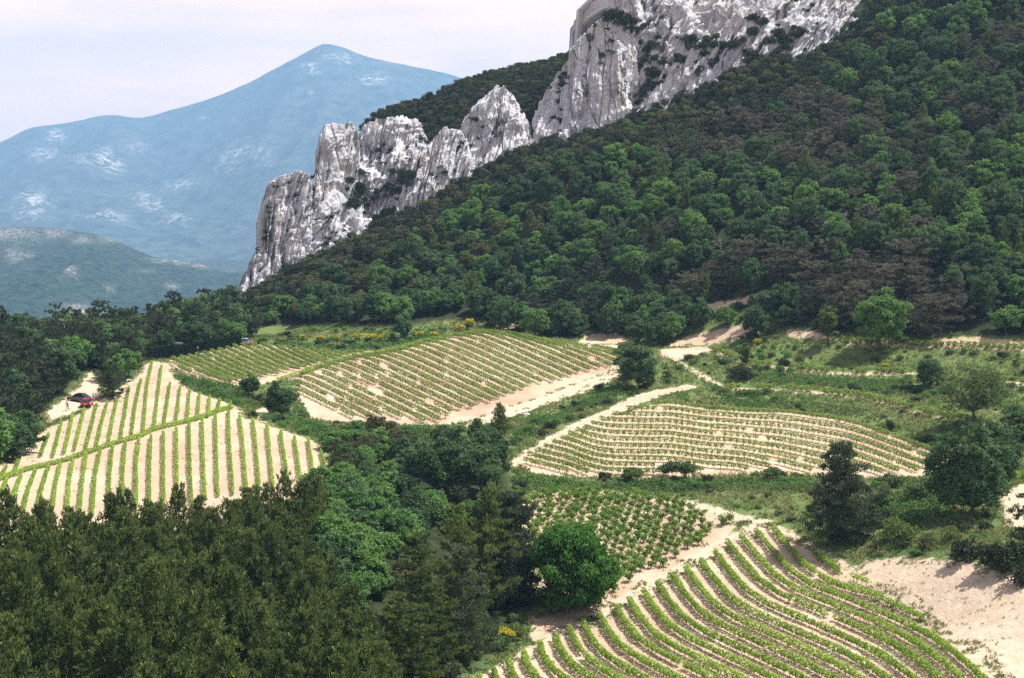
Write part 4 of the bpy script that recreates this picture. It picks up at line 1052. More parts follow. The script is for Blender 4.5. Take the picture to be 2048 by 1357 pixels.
# broom in flower, bushes on the banks
for i, (u, v, s, lb) in enumerate(((605,682,.8,'first broom bush in bloom at the left end of the yellow line'), (640,683,.85,'second yellow broom bush from the left end of the line'), (675,682,.8,'third yellow broom bush from the left end of the line'),
        (715,682,.95,'fourth yellow broom bush from the left end of the line'), (742,682,1.05,'fifth yellow broom bush from the left, brightest of the line'), (765,683,1.0,'sixth broom bush, right end of the long yellow line'),
        (838,676,.9,'broom bush right of the dark tree in the yellow line'), (868,674,.8,'broom bush second right of the dark tree in the yellow line'), (918,662,1.1,'yellow broom bush left of a pair above the mound vineyard'), (940,656,1.2,'yellow broom bush right of a pair above the mound vineyard'),
        (1004,652,.85,'yellow broom above the bare earth at the top of the mound vineyard'), (1196,652,1.15,'yellow broom bush left of the track junction trees'), (798,893,.85,'yellow broom bush in the dip below the mound vineyard'),
        (1008,1282,.8,'yellow broom beside the lower track under the dark pine'), (992,1300,.6,'smaller yellow broom bush nearest the lower track'), (1515,690,.75,'yellow broom bush above the upper terrace'), (1772,738,.7,'yellow broom bush on the middle terrace'), (1470,628,.7,'yellow broom by the bare scar on the wooded slope'))):
    plant_px('broom_bush', 'broom%d' % (i % 3), u, v, s, lb, 'broom bush')
for u, v, pr, s, lb in ((1798,1085,'shrub_pale0',1.75,'large pale leaved bush on the bank right of the ragged pine'), (1900,1085,'shrub_pale0',1.05,'small round bright bush on the bank below the large oak'),
        (1850,1100,'shrub_ol1',1.0,'rusty flowered bush above the bare earth bank'), (1945,1125,'shrub_dk2',1.5,'dark bush at the top of the bare earth bank'), (2005,1140,'shrub_dk0',1.7,'dark bush at the right end above the bare bank'),
        (2040,1165,'shrub_dk1',1.3,'dark bush at the right edge above the bare bank'), (1720,1055,'shrub1',1.6,'leafy bush at the foot of the ragged pine'), (1765,1020,'shrub0',1.9,'green bush right behind the ragged pine'), (1830,1000,'shrub2',2.0,'green bush left of the large oak'), (1790,975,'shrub0',1.5,'green bush at the lower right corner of the wave patterned vineyard'),
        (1035,1275,'shrub_pale0',0.9,'silvery leaved bush at the trackside next to the yellow broom'), (1860,990,'shrub1',1.9,'green bush under the crown of the large oak')):
    plant_px('shrub', pr, u, v, s, lb, 'shrub')
GRASS = {
 'bank below the wave patterned vineyard': [(1030,955),(1150,960),(1300,962),(1430,957),(1560,952),(1660,960),(1780,962),(1890,960),(1985,985),(1995,1060),(1930,1122),(1870,1115),(1800,1112),(1735,1118),(1650,1098),(1560,1048),(1500,1030),(1400,1010),(1300,984),(1200,974),(1110,978),(1060,988),(1035,1000)],
 'terrace banks at the right': [(1345,800),(1400,780),(1450,778),(1360,718),(1425,705),(1560,668),(1700,678),(1860,674),(2070,690),(2070,880),(1990,900),(1900,935),(1898,908),(1840,888),(1794,872),(1746,855),(1650,836),(1567,824),(1500,822),(1413,815),(1376,806)],
 'grassy strip beside the track': [(1025,860),(1100,825),(1245,755),(1320,715),(1350,730),(1430,778),(1390,770),(1310,782),(1260,797),(1200,827),(1140,852),(1085,882),(1030,915)],
 'bank below the mound vineyard': [(350,752),(420,768),(500,777),(560,800),(590,835),(640,855),(800,860),(860,856),(920,862),(900,890),(800,900),(700,900),(650,890),(600,868),(540,848),(490,832),(480,812),(440,798),(385,780)],
 'bare corner bank': [(485,800),(520,798),(590,798),(622,838),(560,850),(490,836)],
 'strip under the broom': [(520,690),(600,699),(700,706),(800,697),(850,684),(930,666),(985,655),(960,640),(800,655),(600,665),(520,675)],
}
for nm, pl in GRASS.items():
    P, uv = scatter(pl, 2.7 if 'terrace' in nm or 'wave' in nm else 2.4, ylim=(140, 340), seed=len(nm))
    ok = clear_of(P, 0.7)
    for (x, y), (u, v, f), o in zip(P, uv, ok):
        if not o or vnoise(np.array([x / 5]), np.array([y / 5]), 31)[0] < 0.42: continue
        plant('shrub', random.choice(['shrub%d', 'shrub_lt%d', 'shrub_lt%d', 'shrub_dk%d', 'shrub%d']) % random.randrange(3), x, y, random.uniform(0.3, 1.0), 'small low bush on the ' + nm, 'shrub', 'small bushes on the ' + nm, 0.8)

# ------------------------------------------------------------------ turn the planting list into objects
FIRST = {}
def build(kind, proto, x, y, z, sc, hz, rot, label, cat, group):
    e = link(kind, None, label=label, category=cat)
    if group: e['group'] = group
    e.empty_display_size = 0.5
    e.location = (x, y, z - 0.05); wob = 1.0 if 'bush' in kind or 'shrub' in kind or 'dead' in kind else random.uniform(0.82, 1.2); tl = 0.0 if wob == 1.0 else 0.09
    e.rotation_euler = (random.uniform(-tl, tl), random.uniform(-tl, tl), rot); e.scale = (sc * wob, sc / wob, sc * hz * random.uniform(0.86, 1.2 if tl else 1.0))
    for pn, me in PROTO[proto]:
        o = link(pn, me, e)
        if pn == 'flowers': o['kind'] = 'stuff'
        if pn in ('crown', 'foliage'): FIRST.setdefault(proto, o)
    return e

def on_view(r):
    u, v, f = to_px([(r[2], r[3], r[4] + 2)])[0]
    return -90 < u < 2140 and -60 < v < 1470
REC = [r for r in REC if r[11] or on_view(r)]
REST = {}
LIMIT = 298
STUFF_NAME = {'pine_tree': 'pine_wood', 'oak_tree': 'oak_wood', 'shrub': 'scrub', 'broom_bush': 'broom', 'broadleaf_tree': 'leafy_wood', 'leafy_tree': 'leafy_wood', 'young_pine_tree': 'pine_wood', 'brown_pine_tree': 'pine_wood', 'olive_oak_tree': 'oak_wood'}
for kind in sorted(set(r[0] for r in REC)):
    rs = [r for r in REC if r[0] == kind]
    rs.sort(key=lambda r: (not r[11], r[3] / r[5]))
    for r in rs[:LIMIT]: build(*r[:11])
    if rs[LIMIT:]: REST[kind] = rs[LIMIT:]

def gn_scatter(name, recs):
    protos = sorted(set(r[1] for r in recs))
    protos = [p for p in protos if p in FIRST] or list(FIRST)[:1]
    me = bpy.data.meshes.new(name); me.vertices.add(len(recs))
    me.vertices.foreach_set('co', np.array([(r[2], r[3], r[4] - 0.05) for r in recs], np.float32).ravel())
    a = me.attributes.new('pick', 'INT', 'POINT'); a.data.foreach_set('value', np.array([protos.index(r[1]) if r[1] in protos else i % len(protos) for i, r in enumerate(recs)], np.int32))
    a = me.attributes.new('spin', 'FLOAT_VECTOR', 'POINT'); a.data.foreach_set('vector', np.array([(0, 0, r[7]) for r in recs], np.float32).ravel())
    a = me.attributes.new('grow', 'FLOAT_VECTOR', 'POINT'); a.data.foreach_set('vector', np.array([(r[5], r[5], r[5] * r[6]) for r in recs], np.float32).ravel())
    o = link(name, me, kind='stuff')
    g = bpy.data.node_groups.new(name, 'GeometryNodeTree')
    g.interface.new_socket('Geometry', in_out='INPUT', socket_type='NodeSocketGeometry'); g.interface.new_socket('Geometry', in_out='OUTPUT', socket_type='NodeSocketGeometry')
    n = g.nodes; gi, go = n.new('NodeGroupInput'), n.new('NodeGroupOutput')
    iop = n.new('GeometryNodeInstanceOnPoints'); jn = n.new('GeometryNodeJoinGeometry')
    for p in reversed(protos):
        oi = n.new('GeometryNodeObjectInfo'); oi.inputs['Object'].default_value = FIRST[p]; oi.inputs['As Instance'].default_value = True; oi.transform_space = 'ORIGINAL'
        g.links.new(oi.outputs['Geometry'], jn.inputs[0])
    def na(nm, typ):
        k = n.new('GeometryNodeInputNamedAttribute'); k.data_type = typ; k.inputs['Name'].default_value = nm; return k.outputs[0]
    mp = n.new('GeometryNodeMeshToPoints'); g.links.new(gi.outputs[0], mp.inputs['Mesh']); g.links.new(mp.outputs[0], iop.inputs['Points'])
    g.links.new(jn.outputs[0], iop.inputs['Instance']); iop.inputs['Pick Instance'].default_value = True
    g.links.new(na('pick', 'INT'), iop.inputs['Instance Index'])
    er = n.new('FunctionNodeEulerToRotation'); g.links.new(na('spin', 'FLOAT_VECTOR'), er.inputs[0]); g.links.new(er.outputs[0], iop.inputs['Rotation'])
    g.links.new(na('grow', 'FLOAT_VECTOR'), iop.inputs['Scale']); g.links.new(iop.outputs[0], go.inputs[0])
    md = o.modifiers.new('planting', 'NODES'); md.node_group = g
for kind, rs in REST.items(): gn_scatter(STUFF_NAME[kind], rs)
print('PLANTED', {k: sum(r[0] == k for r in REC) for k in set(r[0] for r in REC)}, {k: len(v) for k, v in REST.items()})

# ------------------------------------------------------------------ meadow grass
def grass_mesh():
    sp = Soup(); q = np.random.default_rng(31)
    for y0, y1, dn in ((140, 180, 7.0), (180, 215, 6.0), (215, 260, 5.0), (260, 345, 3.2)):
        hw = y1 * 0.40; n = int(2 * hw * (y1 - y0) * dn); P = np.column_stack([q.uniform(-hw, hw, n), q.uniform(y0, y1, n)])
        i = np.clip(np.searchsorted(gx, P[:, 0]) - 1, 0, len(gx) - 2); j = np.clip(np.searchsorted(gy, P[:, 1]) - 1, 0, len(gy) - 2); fl = j * len(gx) + i
        P = P[(forest[fl] < 0.35) & (np.maximum(soil, np.maximum(track, bank))[fl] < -0.2)]
        P = P[vnoise(P[:, 0] / 2.2, P[:, 1] / 2.2, 8) > 0.18]
        if not len(P): continue
        m = 3; C = np.repeat(np.column_stack([P, hgt(P[:, 0], P[:, 1])]), m, 0); C[:, :2] += q.normal(size=(len(C), 2)) * 0.12
        lng = q.uniform(0.12, 0.32, len(C)) * np.repeat(0.65 + 0.8 * vnoise(P[:, 0] / 4, P[:, 1] / 4, 12), m)
        D = rdir(q, len(C)) * 0.75 + np.array([-0.15, -0.1, 1.0]); C[:, 2] += lng * 0.8
        V, F = cards(C, D, rdir(q, len(C)), q.uniform(0.045, 0.105, len(C)), lng)
        dry = smooth(0.45, 0.75, vnoise(P[:, 0] / 6, P[:, 1] / 6, 44))
        sp.add(V, F, np.clip(np.repeat(vnoise(P[:, 0] / 9, P[:, 1] / 9, 45), m) * 1.3 - 0.1 + q.normal(size=len(C)) * 0.12, 0, 1), np.clip(np.repeat(dry, m) * 0.8 + q.normal(size=len(C)) * 0.12, 0, 1))
    for pl, dn in ((BANKS[0], 0.5), ([(1700,1125),(1760,1118),(1860,1116),(1990,1140),(2060,1166),(2060,1180),(1980,1155),(1860,1130),(1760,1132)], 6.0), ([(1920,1270),(1990,1330),(2050,1380),(2060,1400),(2010,1372),(1940,1310)], 7.0), (FIELD_I, 0.10), (FIELD_A, 0.35), (FIELD_B, 0.3), (TRACKS[0], 0.3)):
        W = ground_poly(pl); lo, hi = W.min(0), W.max(0); n = int((hi - lo).prod() * dn)
        P = q.uniform(lo, hi, (n, 2)); P = P[pip(W, P)]; P = P[vnoise(P[:, 0] / 1.5, P[:, 1] / 1.5, 8) > 0.4]
        m = 6; C = np.repeat(np.column_stack([P, hgt(P[:, 0], P[:, 1])]), m, 0); C[:, :2] += q.normal(size=(len(C), 2)) * 0.09
        lng = q.uniform(0.05, 0.17, len(C)); D = rdir(q, len(C)) * 0.9 + np.array([0, 0, 0.8]); C[:, 2] += lng * 0.7
        V, F = cards(C, D, rdir(q, len(C)), q.uniform(0.02, 0.05, len(C)), lng)
        sp.add(V, F, np.clip(q.normal(0.5, 0.2, len(C)), 0, 1), np.clip(q.normal(0.5, 0.35, len(C)), 0, 1))
    for W in W_TRACKS + [W_FIELDS[k] for k in 'ABCGI']:
        lo, hi = W.min(0) - 1, W.max(0) + 1; n = min(60000, int((hi - lo).prod() * 9)); P = q.uniform(lo, hi, (n, 2)); sd = sdist(W, P)
        P = P[(np.abs(sd + 0.15) < 0.75) & (vnoise(P[:, 0] / 1.3, P[:, 1] / 1.3, 19) > 0.60)]
        if not len(P): continue
        m = 3; C = np.repeat(np.column_stack([P, hgt(P[:, 0], P[:, 1])]), m, 0); C[:, :2] += q.normal(size=(len(C), 2)) * 0.1
        lng = q.uniform(0.07, 0.2, len(C)); D = rdir(q, len(C)) * 0.9 + np.array([0, 0, 0.9]); C[:, 2] += lng * 0.7
        V, F = cards(C, D, rdir(q, len(C)), q.uniform(0.03, 0.07, len(C)), lng)
        sp.add(V, F, np.clip(q.normal(0.5, 0.25, len(C)), 0, 1), np.clip(q.normal(0.4, 0.35, len(C)), 0, 1))
    me = sp.mesh('grass', L_GRASS); link('grass', me, kind='stuff')
grass_mesh()

# ------------------------------------------------------------------ brambles smothering the wetter banks
def bramble_mesh():
    sp = Soup(); q = np.random.default_rng(37)
    for pl, hh in (([(345,750),(400,763),(470,775),(505,778),(500,800),(484,818),(440,802),(395,788),(358,768)], 0.9),
                   ([(555,838),(640,858),(720,866),(800,862),(870,860),(870,885),(770,905),(690,895),(640,882),(590,862)], 1.0),
                   ([(1015,952),(1100,962),(1250,968),(1390,962),(1480,960),(1640,965),(1630,988),(1500,984),(1300,986),(1150,976),(1035,992)], 0.7),
                   ([(1040,858),(1110,828),(1240,765),(1255,785),(1150,832),(1075,872),(1030,888)], 0.55),
                   ([(1735,1000),(1850,985),(1900,1010),(1880,1060),(1800,1050),(1740,1040)], 1.1),
                   ([(1400,795),(1500,800),(1640,806),(1740,820),(1700,832),(1560,818),(1480,815)], 0.4),
                   ([(1500,745),(1640,755),(1800,760),(1900,800),(1780,790),(1600,772),(1500,768)], 0.45),
                   ([(560,690),(700,704),(800,694),(900,672),(880,664),(780,684),(690,694),(560,682)], 0.6)):
        W = ground_poly(pl); lo, hi = W.min(0), W.max(0); n = int((hi - lo).prod() * 26)
        P = q.uniform(lo, hi, (n, 2)); sd = sdist(W, P); P, sd = P[sd > 0], sd[sd > 0]
        k = clear_of(P, -0.1); P, sd = P[k], sd[k]
        top = hh * (0.25 + 1.3 * vnoise(P[:, 0] / 1.6, P[:, 1] / 1.6, 61)) * smooth(0, 1.2, sd) * (0.6 + 0.8 * vnoise(P[:, 0] / 5, P[:, 1] / 5, 62))
        C = np.column_stack([P, hgt(P[:, 0], P[:, 1]) + top * np.sqrt(q.uniform(0.15, 1, len(P))) + 0.05])
        V, F = cards(C, rdir(q, len(C)), rdir(q, len(C)) + np.array([0, -0.2, 1.0]), q.uniform(0.06, 0.13, len(C)), q.uniform(0.08, 0.17, len(C)))
        sp.add(V, F, np.clip(vnoise(P[:, 0] / 4, P[:, 1] / 4, 63) * 1.2 - 0.1 + q.normal(size=len(P)) * 0.15, 0, 1), np.clip(q.normal(0.2, 0.25, len(P)), 0, 1))
    link('brambles', sp.mesh('brambles', L_BRAMBLE), kind='stuff')
bramble_mesh()

# ------------------------------------------------------------------ vines
ORD = ('first second third fourth fifth sixth seventh eighth ninth tenth eleventh twelfth thirteenth fourteenth fifteenth sixteenth seventeenth eighteenth nineteenth twentieth twenty-first twenty-second '
       'twenty-third twenty-fourth twenty-fifth twenty-sixth twenty-seventh twenty-eighth twenty-ninth thirtieth thirty-first thirty-second thirty-third thirty-fourth thirty-fifth').split()

def vine_row(path, label, group, h=(0.45, 1.05), w=0.30, per_m=70, leaf=0.085, gap=0.0, bunch=0.0, step=1.1, mat=None, trunk=0.5, seed=0):
    """path: ground points along the row"""
    q = np.random.default_rng(seed + 1000)
    seg = np.linalg.norm(np.diff(path[:, :2], axis=0), axis=1); s = np.concatenate([[0], np.cumsum(seg)]); L = s[-1]
    if L < 2: return None
    nv = int(L / step); vs = (np.arange(nv) + 0.5) * step
    alive = vnoise(vs / 3.3 + seed * 7.3, vs * 0 + seed, 5) > gap * 1.15
    alive &= q.random(nv) > gap * 0.35
    vig = 0.75 + 0.5 * vnoise(vs / 2.0, vs * 0 + seed, 6)
    n = int(per_m * step * 0.86)
    if not alive.any(): return None
    vi = np.where(alive)[0]
    a = np.repeat(vs[vi], n); g = np.repeat(vig[vi], n)
    a = a + (q.uniform(-0.62, 0.62, len(a)) * step if bunch < 0.5 else np.clip(q.normal(size=len(a)) * 0.27, -0.7, 0.7))
    a = np.clip(a, 0, L)
    X = np.interp(a, s, path[:, 0]); Y = np.interp(a, s, path[:, 1]); Z = hgt(X, Y)
    tx = np.interp(np.clip(a + 0.5, 0, L), s, path[:, 0]) - np.interp(np.clip(a - 0.5, 0, L), s, path[:, 0]); ty = np.interp(np.clip(a + 0.5, 0, L), s, path[:, 1]) - np.interp(np.clip(a - 0.5, 0, L), s, path[:, 1])
    T = unit(np.column_stack([tx, ty, tx * 0])); Sd = np.column_stack([-T[:, 1], T[:, 0], tx * 0])
    th = q.uniform(0, 6.28, len(a)); rr = np.sqrt(q.uniform(0.25, 1.0, len(a))) * g
    hm, hh = (h[0] + h[1]) / 2, (h[1] - h[0]) / 2
    off = np.cos(th) * rr * w; zz = hm + np.sin(th) * rr * hh + (q.random(len(a)) < 0.08) * q.uniform(0, 0.35, len(a))
    C = np.column_stack([X, Y, Z + np.maximum(zz, 0.08)]) + Sd * off[:, None]
    Nn = Sd * np.cos(th)[:, None] + np.array([0, 0, 1]) * np.sin(th)[:, None] + rdir(q, len(a)) * 0.9
    V, F = cards(C, rdir(q, len(a)), Nn, q.uniform(0.7, 1.2, len(a)) * leaf * 0.92, q.uniform(0.7, 1.25, len(a)) * leaf * 1.08)
    org = np.array([path[len(path) // 2][0], path[len(path) // 2][1], 0]); org[2] = hgt(org[0], org[1])
    e = link('vine_row', None, label=label, category='vine row'); e.location = org; e['group'] = group; e.empty_display_size = 0.5
    sp = Soup(); sp.add(V - org, F, np.clip(q.normal(0.5, 0.24, len(a)), 0, 1), np.clip(q.normal(0.15, 0.28, len(a)), 0, 1))
    link('foliage', sp.mesh('foliage', mat or L_VINE), e)
    tv = vs[vi]; bx = np.interp(tv, s, path[:, 0]) + q.normal(size=len(tv)) * 0.05; by = np.interp(tv, s, path[:, 1]) + q.normal(size=len(tv)) * 0.05; bz = hgt(bx, by)
    B = np.column_stack([bx, by, bz]) - org; TV = []; ring = np.array([(1, 0), (-0.5, 0.87), (-0.5, -0.87)])
    k = len(B); tl = q.normal(size=(k, 2)) * 0.09
    for lev, rad, zo in ((0, 0.05, -0.1), (1, 0.04, trunk * 0.6), (2, 0.05, trunk + 0.08)):
        c = B + np.column_stack([tl * lev * 0.6, np.full(k, zo)])
        TV.append(c[:, None, :] + np.concatenate([ring * rad, np.zeros((3, 1))], 1)[None])
    TV = np.stack(TV, 1).reshape(-1, 3)                      # k, lev, 3
    ii = np.arange(k * 9).reshape(k, 3, 3); TF = []
    for lev in (0, 1):
        for c in range(3): TF.append(np.stack([ii[:, lev, c], ii[:, lev, (c + 1) % 3], ii[:, lev + 1, (c + 1) % 3], ii[:, lev + 1, c]], -1))
    me = mesh_np('trunks', TV, np.concatenate(TF), [M_VINEWOOD], None, True)
    o = link('trunks', me, e); o['kind'] = 'stuff'
    return e

def clip_row(px, poly):
    """longest stretch of a dense picture polyline inside a picture polygon"""
    ins = pip(poly, px); best = (0, 0); i = 0
    while i < len(px):
        if ins[i]:
            j = i
            while j < len(px) and ins[j]: j += 1
            if j - i > best[1] - best[0]: best = (i, j)
            i = j
        else: i += 1
    return px[best[0]:best[1]]

def ground_path(px, jump=14):
    P = cast(px); P = P[np.concatenate([[True], np.linalg.norm(np.diff(P[:, :2], axis=0), axis=1) > 0.02])]
    # light smoothing keeps rows flowing over crests
    if len(P) > 7:
        for _ in range(2):
            Q = P.copy(); Q[1:-1] = (P[:-2] + 2 * P[1:-1] + P[2:]) / 4; P = Q
    return P

def z2s(pts, ox, oy, k): return [(ox + x * k, oy + y * k) for x, y in pts]

# lower right: trellised rows that sweep down from the track
zA = 700 / 1991
short = z2s([(780, 645), (860, 710), (942, 772)], 1348, 880, zA)
r2 = z2s([(565, 525), (650, 630), (750, 740), (880, 830), (1000, 870), (1130, 905), (1250, 960), (1350, 1010), (1440, 1045)], 1348, 880, zA)
tail = z2s([(1010, 800), (1070, 822), (1132, 852)], 1348, 880, zA)
far_t = [(0,0),(35,42),(70,81),(112,109),(154,126),(207,147),(260,169),(313,193),(358,218),(400,249),(436,281),(480,325),(540,390)]
near_t = [(0,0),(14,30),(39,62),(74,86),(105,104),(150,128),(200,152),(250,178),(300,206),(345,238),(390,275),(440,325),(500,385)]
starts = [(1511,1069),(1482,1080),(1454,1092),(1429,1112),(1401,1130),(1371,1144),(1345,1160),(1314,1174),(1286,1189),(1258,1207),(1230,1219),(1198,1237),(1166,1254),(1140,1268),(1110,1282),(1078,1296),(1047,1316),(1017,1332),(987,1349),(957,1366)]
rowsA = [short, r2]
for i, (u, v) in enumerate(starts):
    w = min(i / 12.0, 1.25)
    rowsA.append([(u + a * (1 - w) + c * w, v + b * (1 - w) + d * w) for (a, b), (c, d) in zip(far_t, near_t)])
for i, r in enumerate(rowsA):
    px = densify(r, 3); px = px[px[:, 1] < 1440]
    vine_row(ground_path(px), '%s trellised vine row from the bare bank in the lower right vineyard' % ORD[i], 'trellised rows of the lower right vineyard', (0.22, 1.02), 0.33, 150, 0.090, 0.02, 0.0, 1.0, L_VINE, 0.3, 10 + i)
vine_row(ground_path(densify(tail, 3)), 'short stub of vines between the bare bank and the sweeping rows', 'trellised rows of the lower right vineyard', (0.4, 1.0), 0.35, 80, 0.088, 0.12, 0.0, 1.0, L_VINE, 0.5, 9)

# left: stripes, an upper and a lower set with a cross row between
def uz5(pts): return z2s(pts, 0, 440, 700 / 2048)
def uz6(pts): return z2s(pts, 0, 880, 700 / 1991)
upper = [[(285,1270),(255,1346),(235,1400)],[(360,1200),(325,1340),(310,1400)],[(428,1145),(395,1300),(375,1380)],[(495,1120),(460,1260),(435,1365)],[(565,1095),(530,1240),(500,1360)],[(628,1080),(590,1220),(562,1350)],[(690,1040),(660,1180),(635,1320)],[(755,995),(730,1150),(705,1300)],[(825,950),(790,1110),(770,1275)],
         [(890,845),(862,980),(848,1130),(838,1255)],[(945,870),(922,1060),(902,1235)],[(995,970),(975,1110),(960,1215)],[(1055,990),(1040,1120),(1028,1200)],[(1110,1010),(1095,1190)],[(1168,1030),(1155,1180)],[(1228,1045),(1218,1165)],[(1288,1060),(1268,1140)],[(1352,1078),(1345,1120)]]
up6 = [[(40,168),(10,215)],[(118,100),(80,205)]]
for i, r in enumerate([uz6(r) for r in up6] + [uz5(r) for r in upper]):
    vine_row(ground_path(densify(r, 3)), '%s stripe of vines from the left above the cross row in the left vineyard' % ORD[i], 'upper stripes of the left vineyard', (0.15, 0.80), 0.21, 85, 0.088, 0.0, 0.0, 0.9, L_VINE, 0.35, 50 + i)
lower = [[(-40,240),(-90,340)],[(40,240),(0,340),(-40,440)],[(120,220),(70,350),(45,450)],[(200,195),(155,320),(125,450)],[(275,175),(235,300),(205,440)],[(345,150),(315,280),(300,420)],[(415,130),(395,250),(380,430)],[(490,100),(465,280),(450,440)],[(570,78),(540,230),(522,450)],[(640,55),(625,200),(615,450)],[(715,28),(700,180),(692,440)],[(790,12),(775,150),(775,420)],[(860,-5),(850,150),(850,420)],
         [(930,-28),(930,180),(930,400)],[(1003,-50),(1005,200),(1010,390)],[(1075,-78),(1080,200),(1092,380)],[(1150,-100),(1160,250),(1165,360)],[(1225,-120),(1235,250),(1242,340)],[(1300,-150),(1302,0),(1320,260),(1326,330)],[(1362,-118),(1378,0),(1395,220),(1402,310)],[(1438,-96),(1450,0),(1470,220),(1474,300)],[(1518,-66),(1525,0),(1545,200),(1552,290)],[(1598,-30),(1602,20),(1625,170),(1632,270)],[(1675,0),(1700,180),(1704,250)],[(1752,10),(1770,130),(1778,230)],[(1826,80),(1846,160)]]
for i, r in enumerate(lower):
    vine_row(ground_path(densify(uz6(r), 3)), '%s stripe of vines from the left below the cross row in the left vineyard' % ORD[i], 'lower stripes of the left vineyard', (0.15, 0.84), 0.22, 88, 0.088, 0.0, 0.0, 0.9, L_VINE, 0.35, 90 + i)
cross = [(-30,974),(0,962),(53,943),(100,932),(141,921),(197,901),(246,885),(278,877),(307,862),(345,853),(376,846),(410,836),(440,824),(466,818)]
vine_row(ground_path(densify(cross, 3)), 'long slanting cross row of vines cutting through all stripes of the left vineyard', 'lower stripes of the left vineyard', (0.1, 0.7), 0.5, 150, 0.088, 0.0, 0.0, 0.9, L_VINE, 0.3, 140)

# mound vineyard: rows that fall away from the green crest
crest = np.array([(560,762),(600,750),(650,731),(700,717),(750,709),(800,699),(850,684),(900,674),(970,664),(1036,671),(1081,682),(1127,690),(1190,696),(1245,703)], float)
gpoly = [(586,800),(600,752),(650,733),(700,719),(750,711),(800,701),(850,686),(900,676),(970,666),(1036,672),(1081,683),(1127,691),(1200,693),(1244,704),(1238,735),(1206,741),(1155,753),(1114,767),(1064,776),(1022,794),(957,818),(928,822),(872,852),(834,848),(768,838),(707,842),(651,836),(622,834)]
u = np.arange(540, 1260, 2.0); vc = np.interp(u, crest[:, 0], crest[:, 1]); i_row = 0
for j in range(-9, 26):
    u0 = 862 + 30.5 * j; vl = 780 + (0.47 - 0.002 * j) * (u - u0)
    dlt = (vl - vc) / 9.0
    v = vc + 9.0 * np.where(dlt > 30, dlt, np.log1p(np.exp(np.minimum(dlt, 30))))
    px = np.stack([u, v], 1); px = px[(v - vc) > 2.0]
    px = clip_row(px, gpoly)
    if len(px) < 8 or i_row >= len(ORD): continue
    tail_len = np.hypot(*(px[-1] - px[0]))
    if tail_len < 24: continue
    k0 = np.argmax((px[:, 1] - np.interp(px[:, 0], u, vc)) > 4.5); px = px[max(0, k0 - 22):]
    vine_row(ground_path(px), '%s vine row from the left on the mound shaped middle vineyard' % ORD[i_row], 'rows of the mound vineyard', (0.38, 1.12), 0.44, 100, 0.095, 0.10 if j < 0 else 0.025, 1.0, 1.05, L_VINE_OL, 0.5, 150 + i_row); i_row += 1
vine_row(ground_path(np.stack([np.arange(555, 1130, 2.5), np.interp(np.arange(555, 1130, 2.5), crest[:, 0], crest[:, 1]) + 2.5], 1)), 'green row of vines along the crest of the mound vineyard', 'rows of the mound vineyard', (0.2, 1.05), 0.6, 120, 0.09, 0.0, 0.0, 1.0, L_VINE, 0.4, 190)

# far left vineyard behind the green bank
floor = np.array([(340,758),(400,764),(450,768),(480,769),(548,755),(600,744),(650,729),(700,715),(760,707),(820,696)], float)
hpoly = [(338,724),(400,711),(440,703),(480,694),(520,692),(600,701),(690,709),(760,703),(700,719),(650,733),(600,749),(548,761),(500,773),(470,771),(420,762),(365,744)]
u = np.arange(330, 760, 2.0); vf = np.interp(u, floor[:, 0], floor[:, 1]); i_row = 0
for j in range(-6, 20):
    u0 = 333 + 19.0 * j; vl = 716 - 1.25 * min(j, 12) + 0.50 * (u - u0) - 0.00032 * np.maximum(u - u0, 0) ** 2
    dlt = (vf - vl) / 5.0
    v = vf - 5.0 * np.where(dlt > 30, dlt, np.log1p(np.exp(np.minimum(dlt, 30))))
    px = np.stack([u, v], 1); px = px[(vf - v) > 0.8]
    px = clip_row(px, hpoly)
    if len(px) < 10: continue
    vine_row(ground_path(px), '%s vine row from the left in the far vineyard before the hedges' % ORD[i_row], 'rows of the far left vineyard', (0.32, 1.08), 0.44, 110, 0.095, 0.03, 1.0, 1.05, L_VINE_OL, 0.45, 200 + i_row); i_row += 1

# wave patterned vineyard
prof = np.array([(1000,750),(1137,784),(1183,802),(1220,809),(1268,810),(1342,811),(1413,821),(1500,827),(1567,829),(1618,835),(1674,843),(1703,849),(1746,863),(1794,881),(1834,896),(1888,915),(1950,941)], float)
cpoly = [(1043,938),(1049,917),(1073,906),(1094,895),(1116,884),(1137,873),(1159,863),(1182,851),(1203,842),(1228,834),(1253,823),(1281,818),(1337,806),(1380,808),(1413,816),(1500,822),(1567,824),(1618,830),(1703,844),(1746,858),(1794,876),(1840,893),(1893,913),(1880,934),(1840,948),(1740,955),(1650,951),(1560,942),(1430,948),(1300,953),(1150,952)]
u = np.arange(1040, 1900, 2.5)
for j in range(0, 14):
    v = np.interp(u, prof[:, 0], prof[:, 1]) + (j * 12.6) * (1 + 0.30 * np.clip((u - 1480) / 170, 0, 1)) + 1
    v = np.convolve(np.pad(v, 6, 'edge'), np.ones(13) / 13, 'valid')
    px = clip_row(np.stack([u, v], 1), cpoly)
    if len(px) < 10: continue
    vine_row(ground_path(px), '%s vine row from the top in the wave patterned vineyard right of the track' % ORD[j], 'rows of the wave patterned vineyard', (0.36, 1.08), 0.42, 112, 0.09, 0.03, 1.0, 1.05, L_VINE_OL, 0.5, 230 + j)
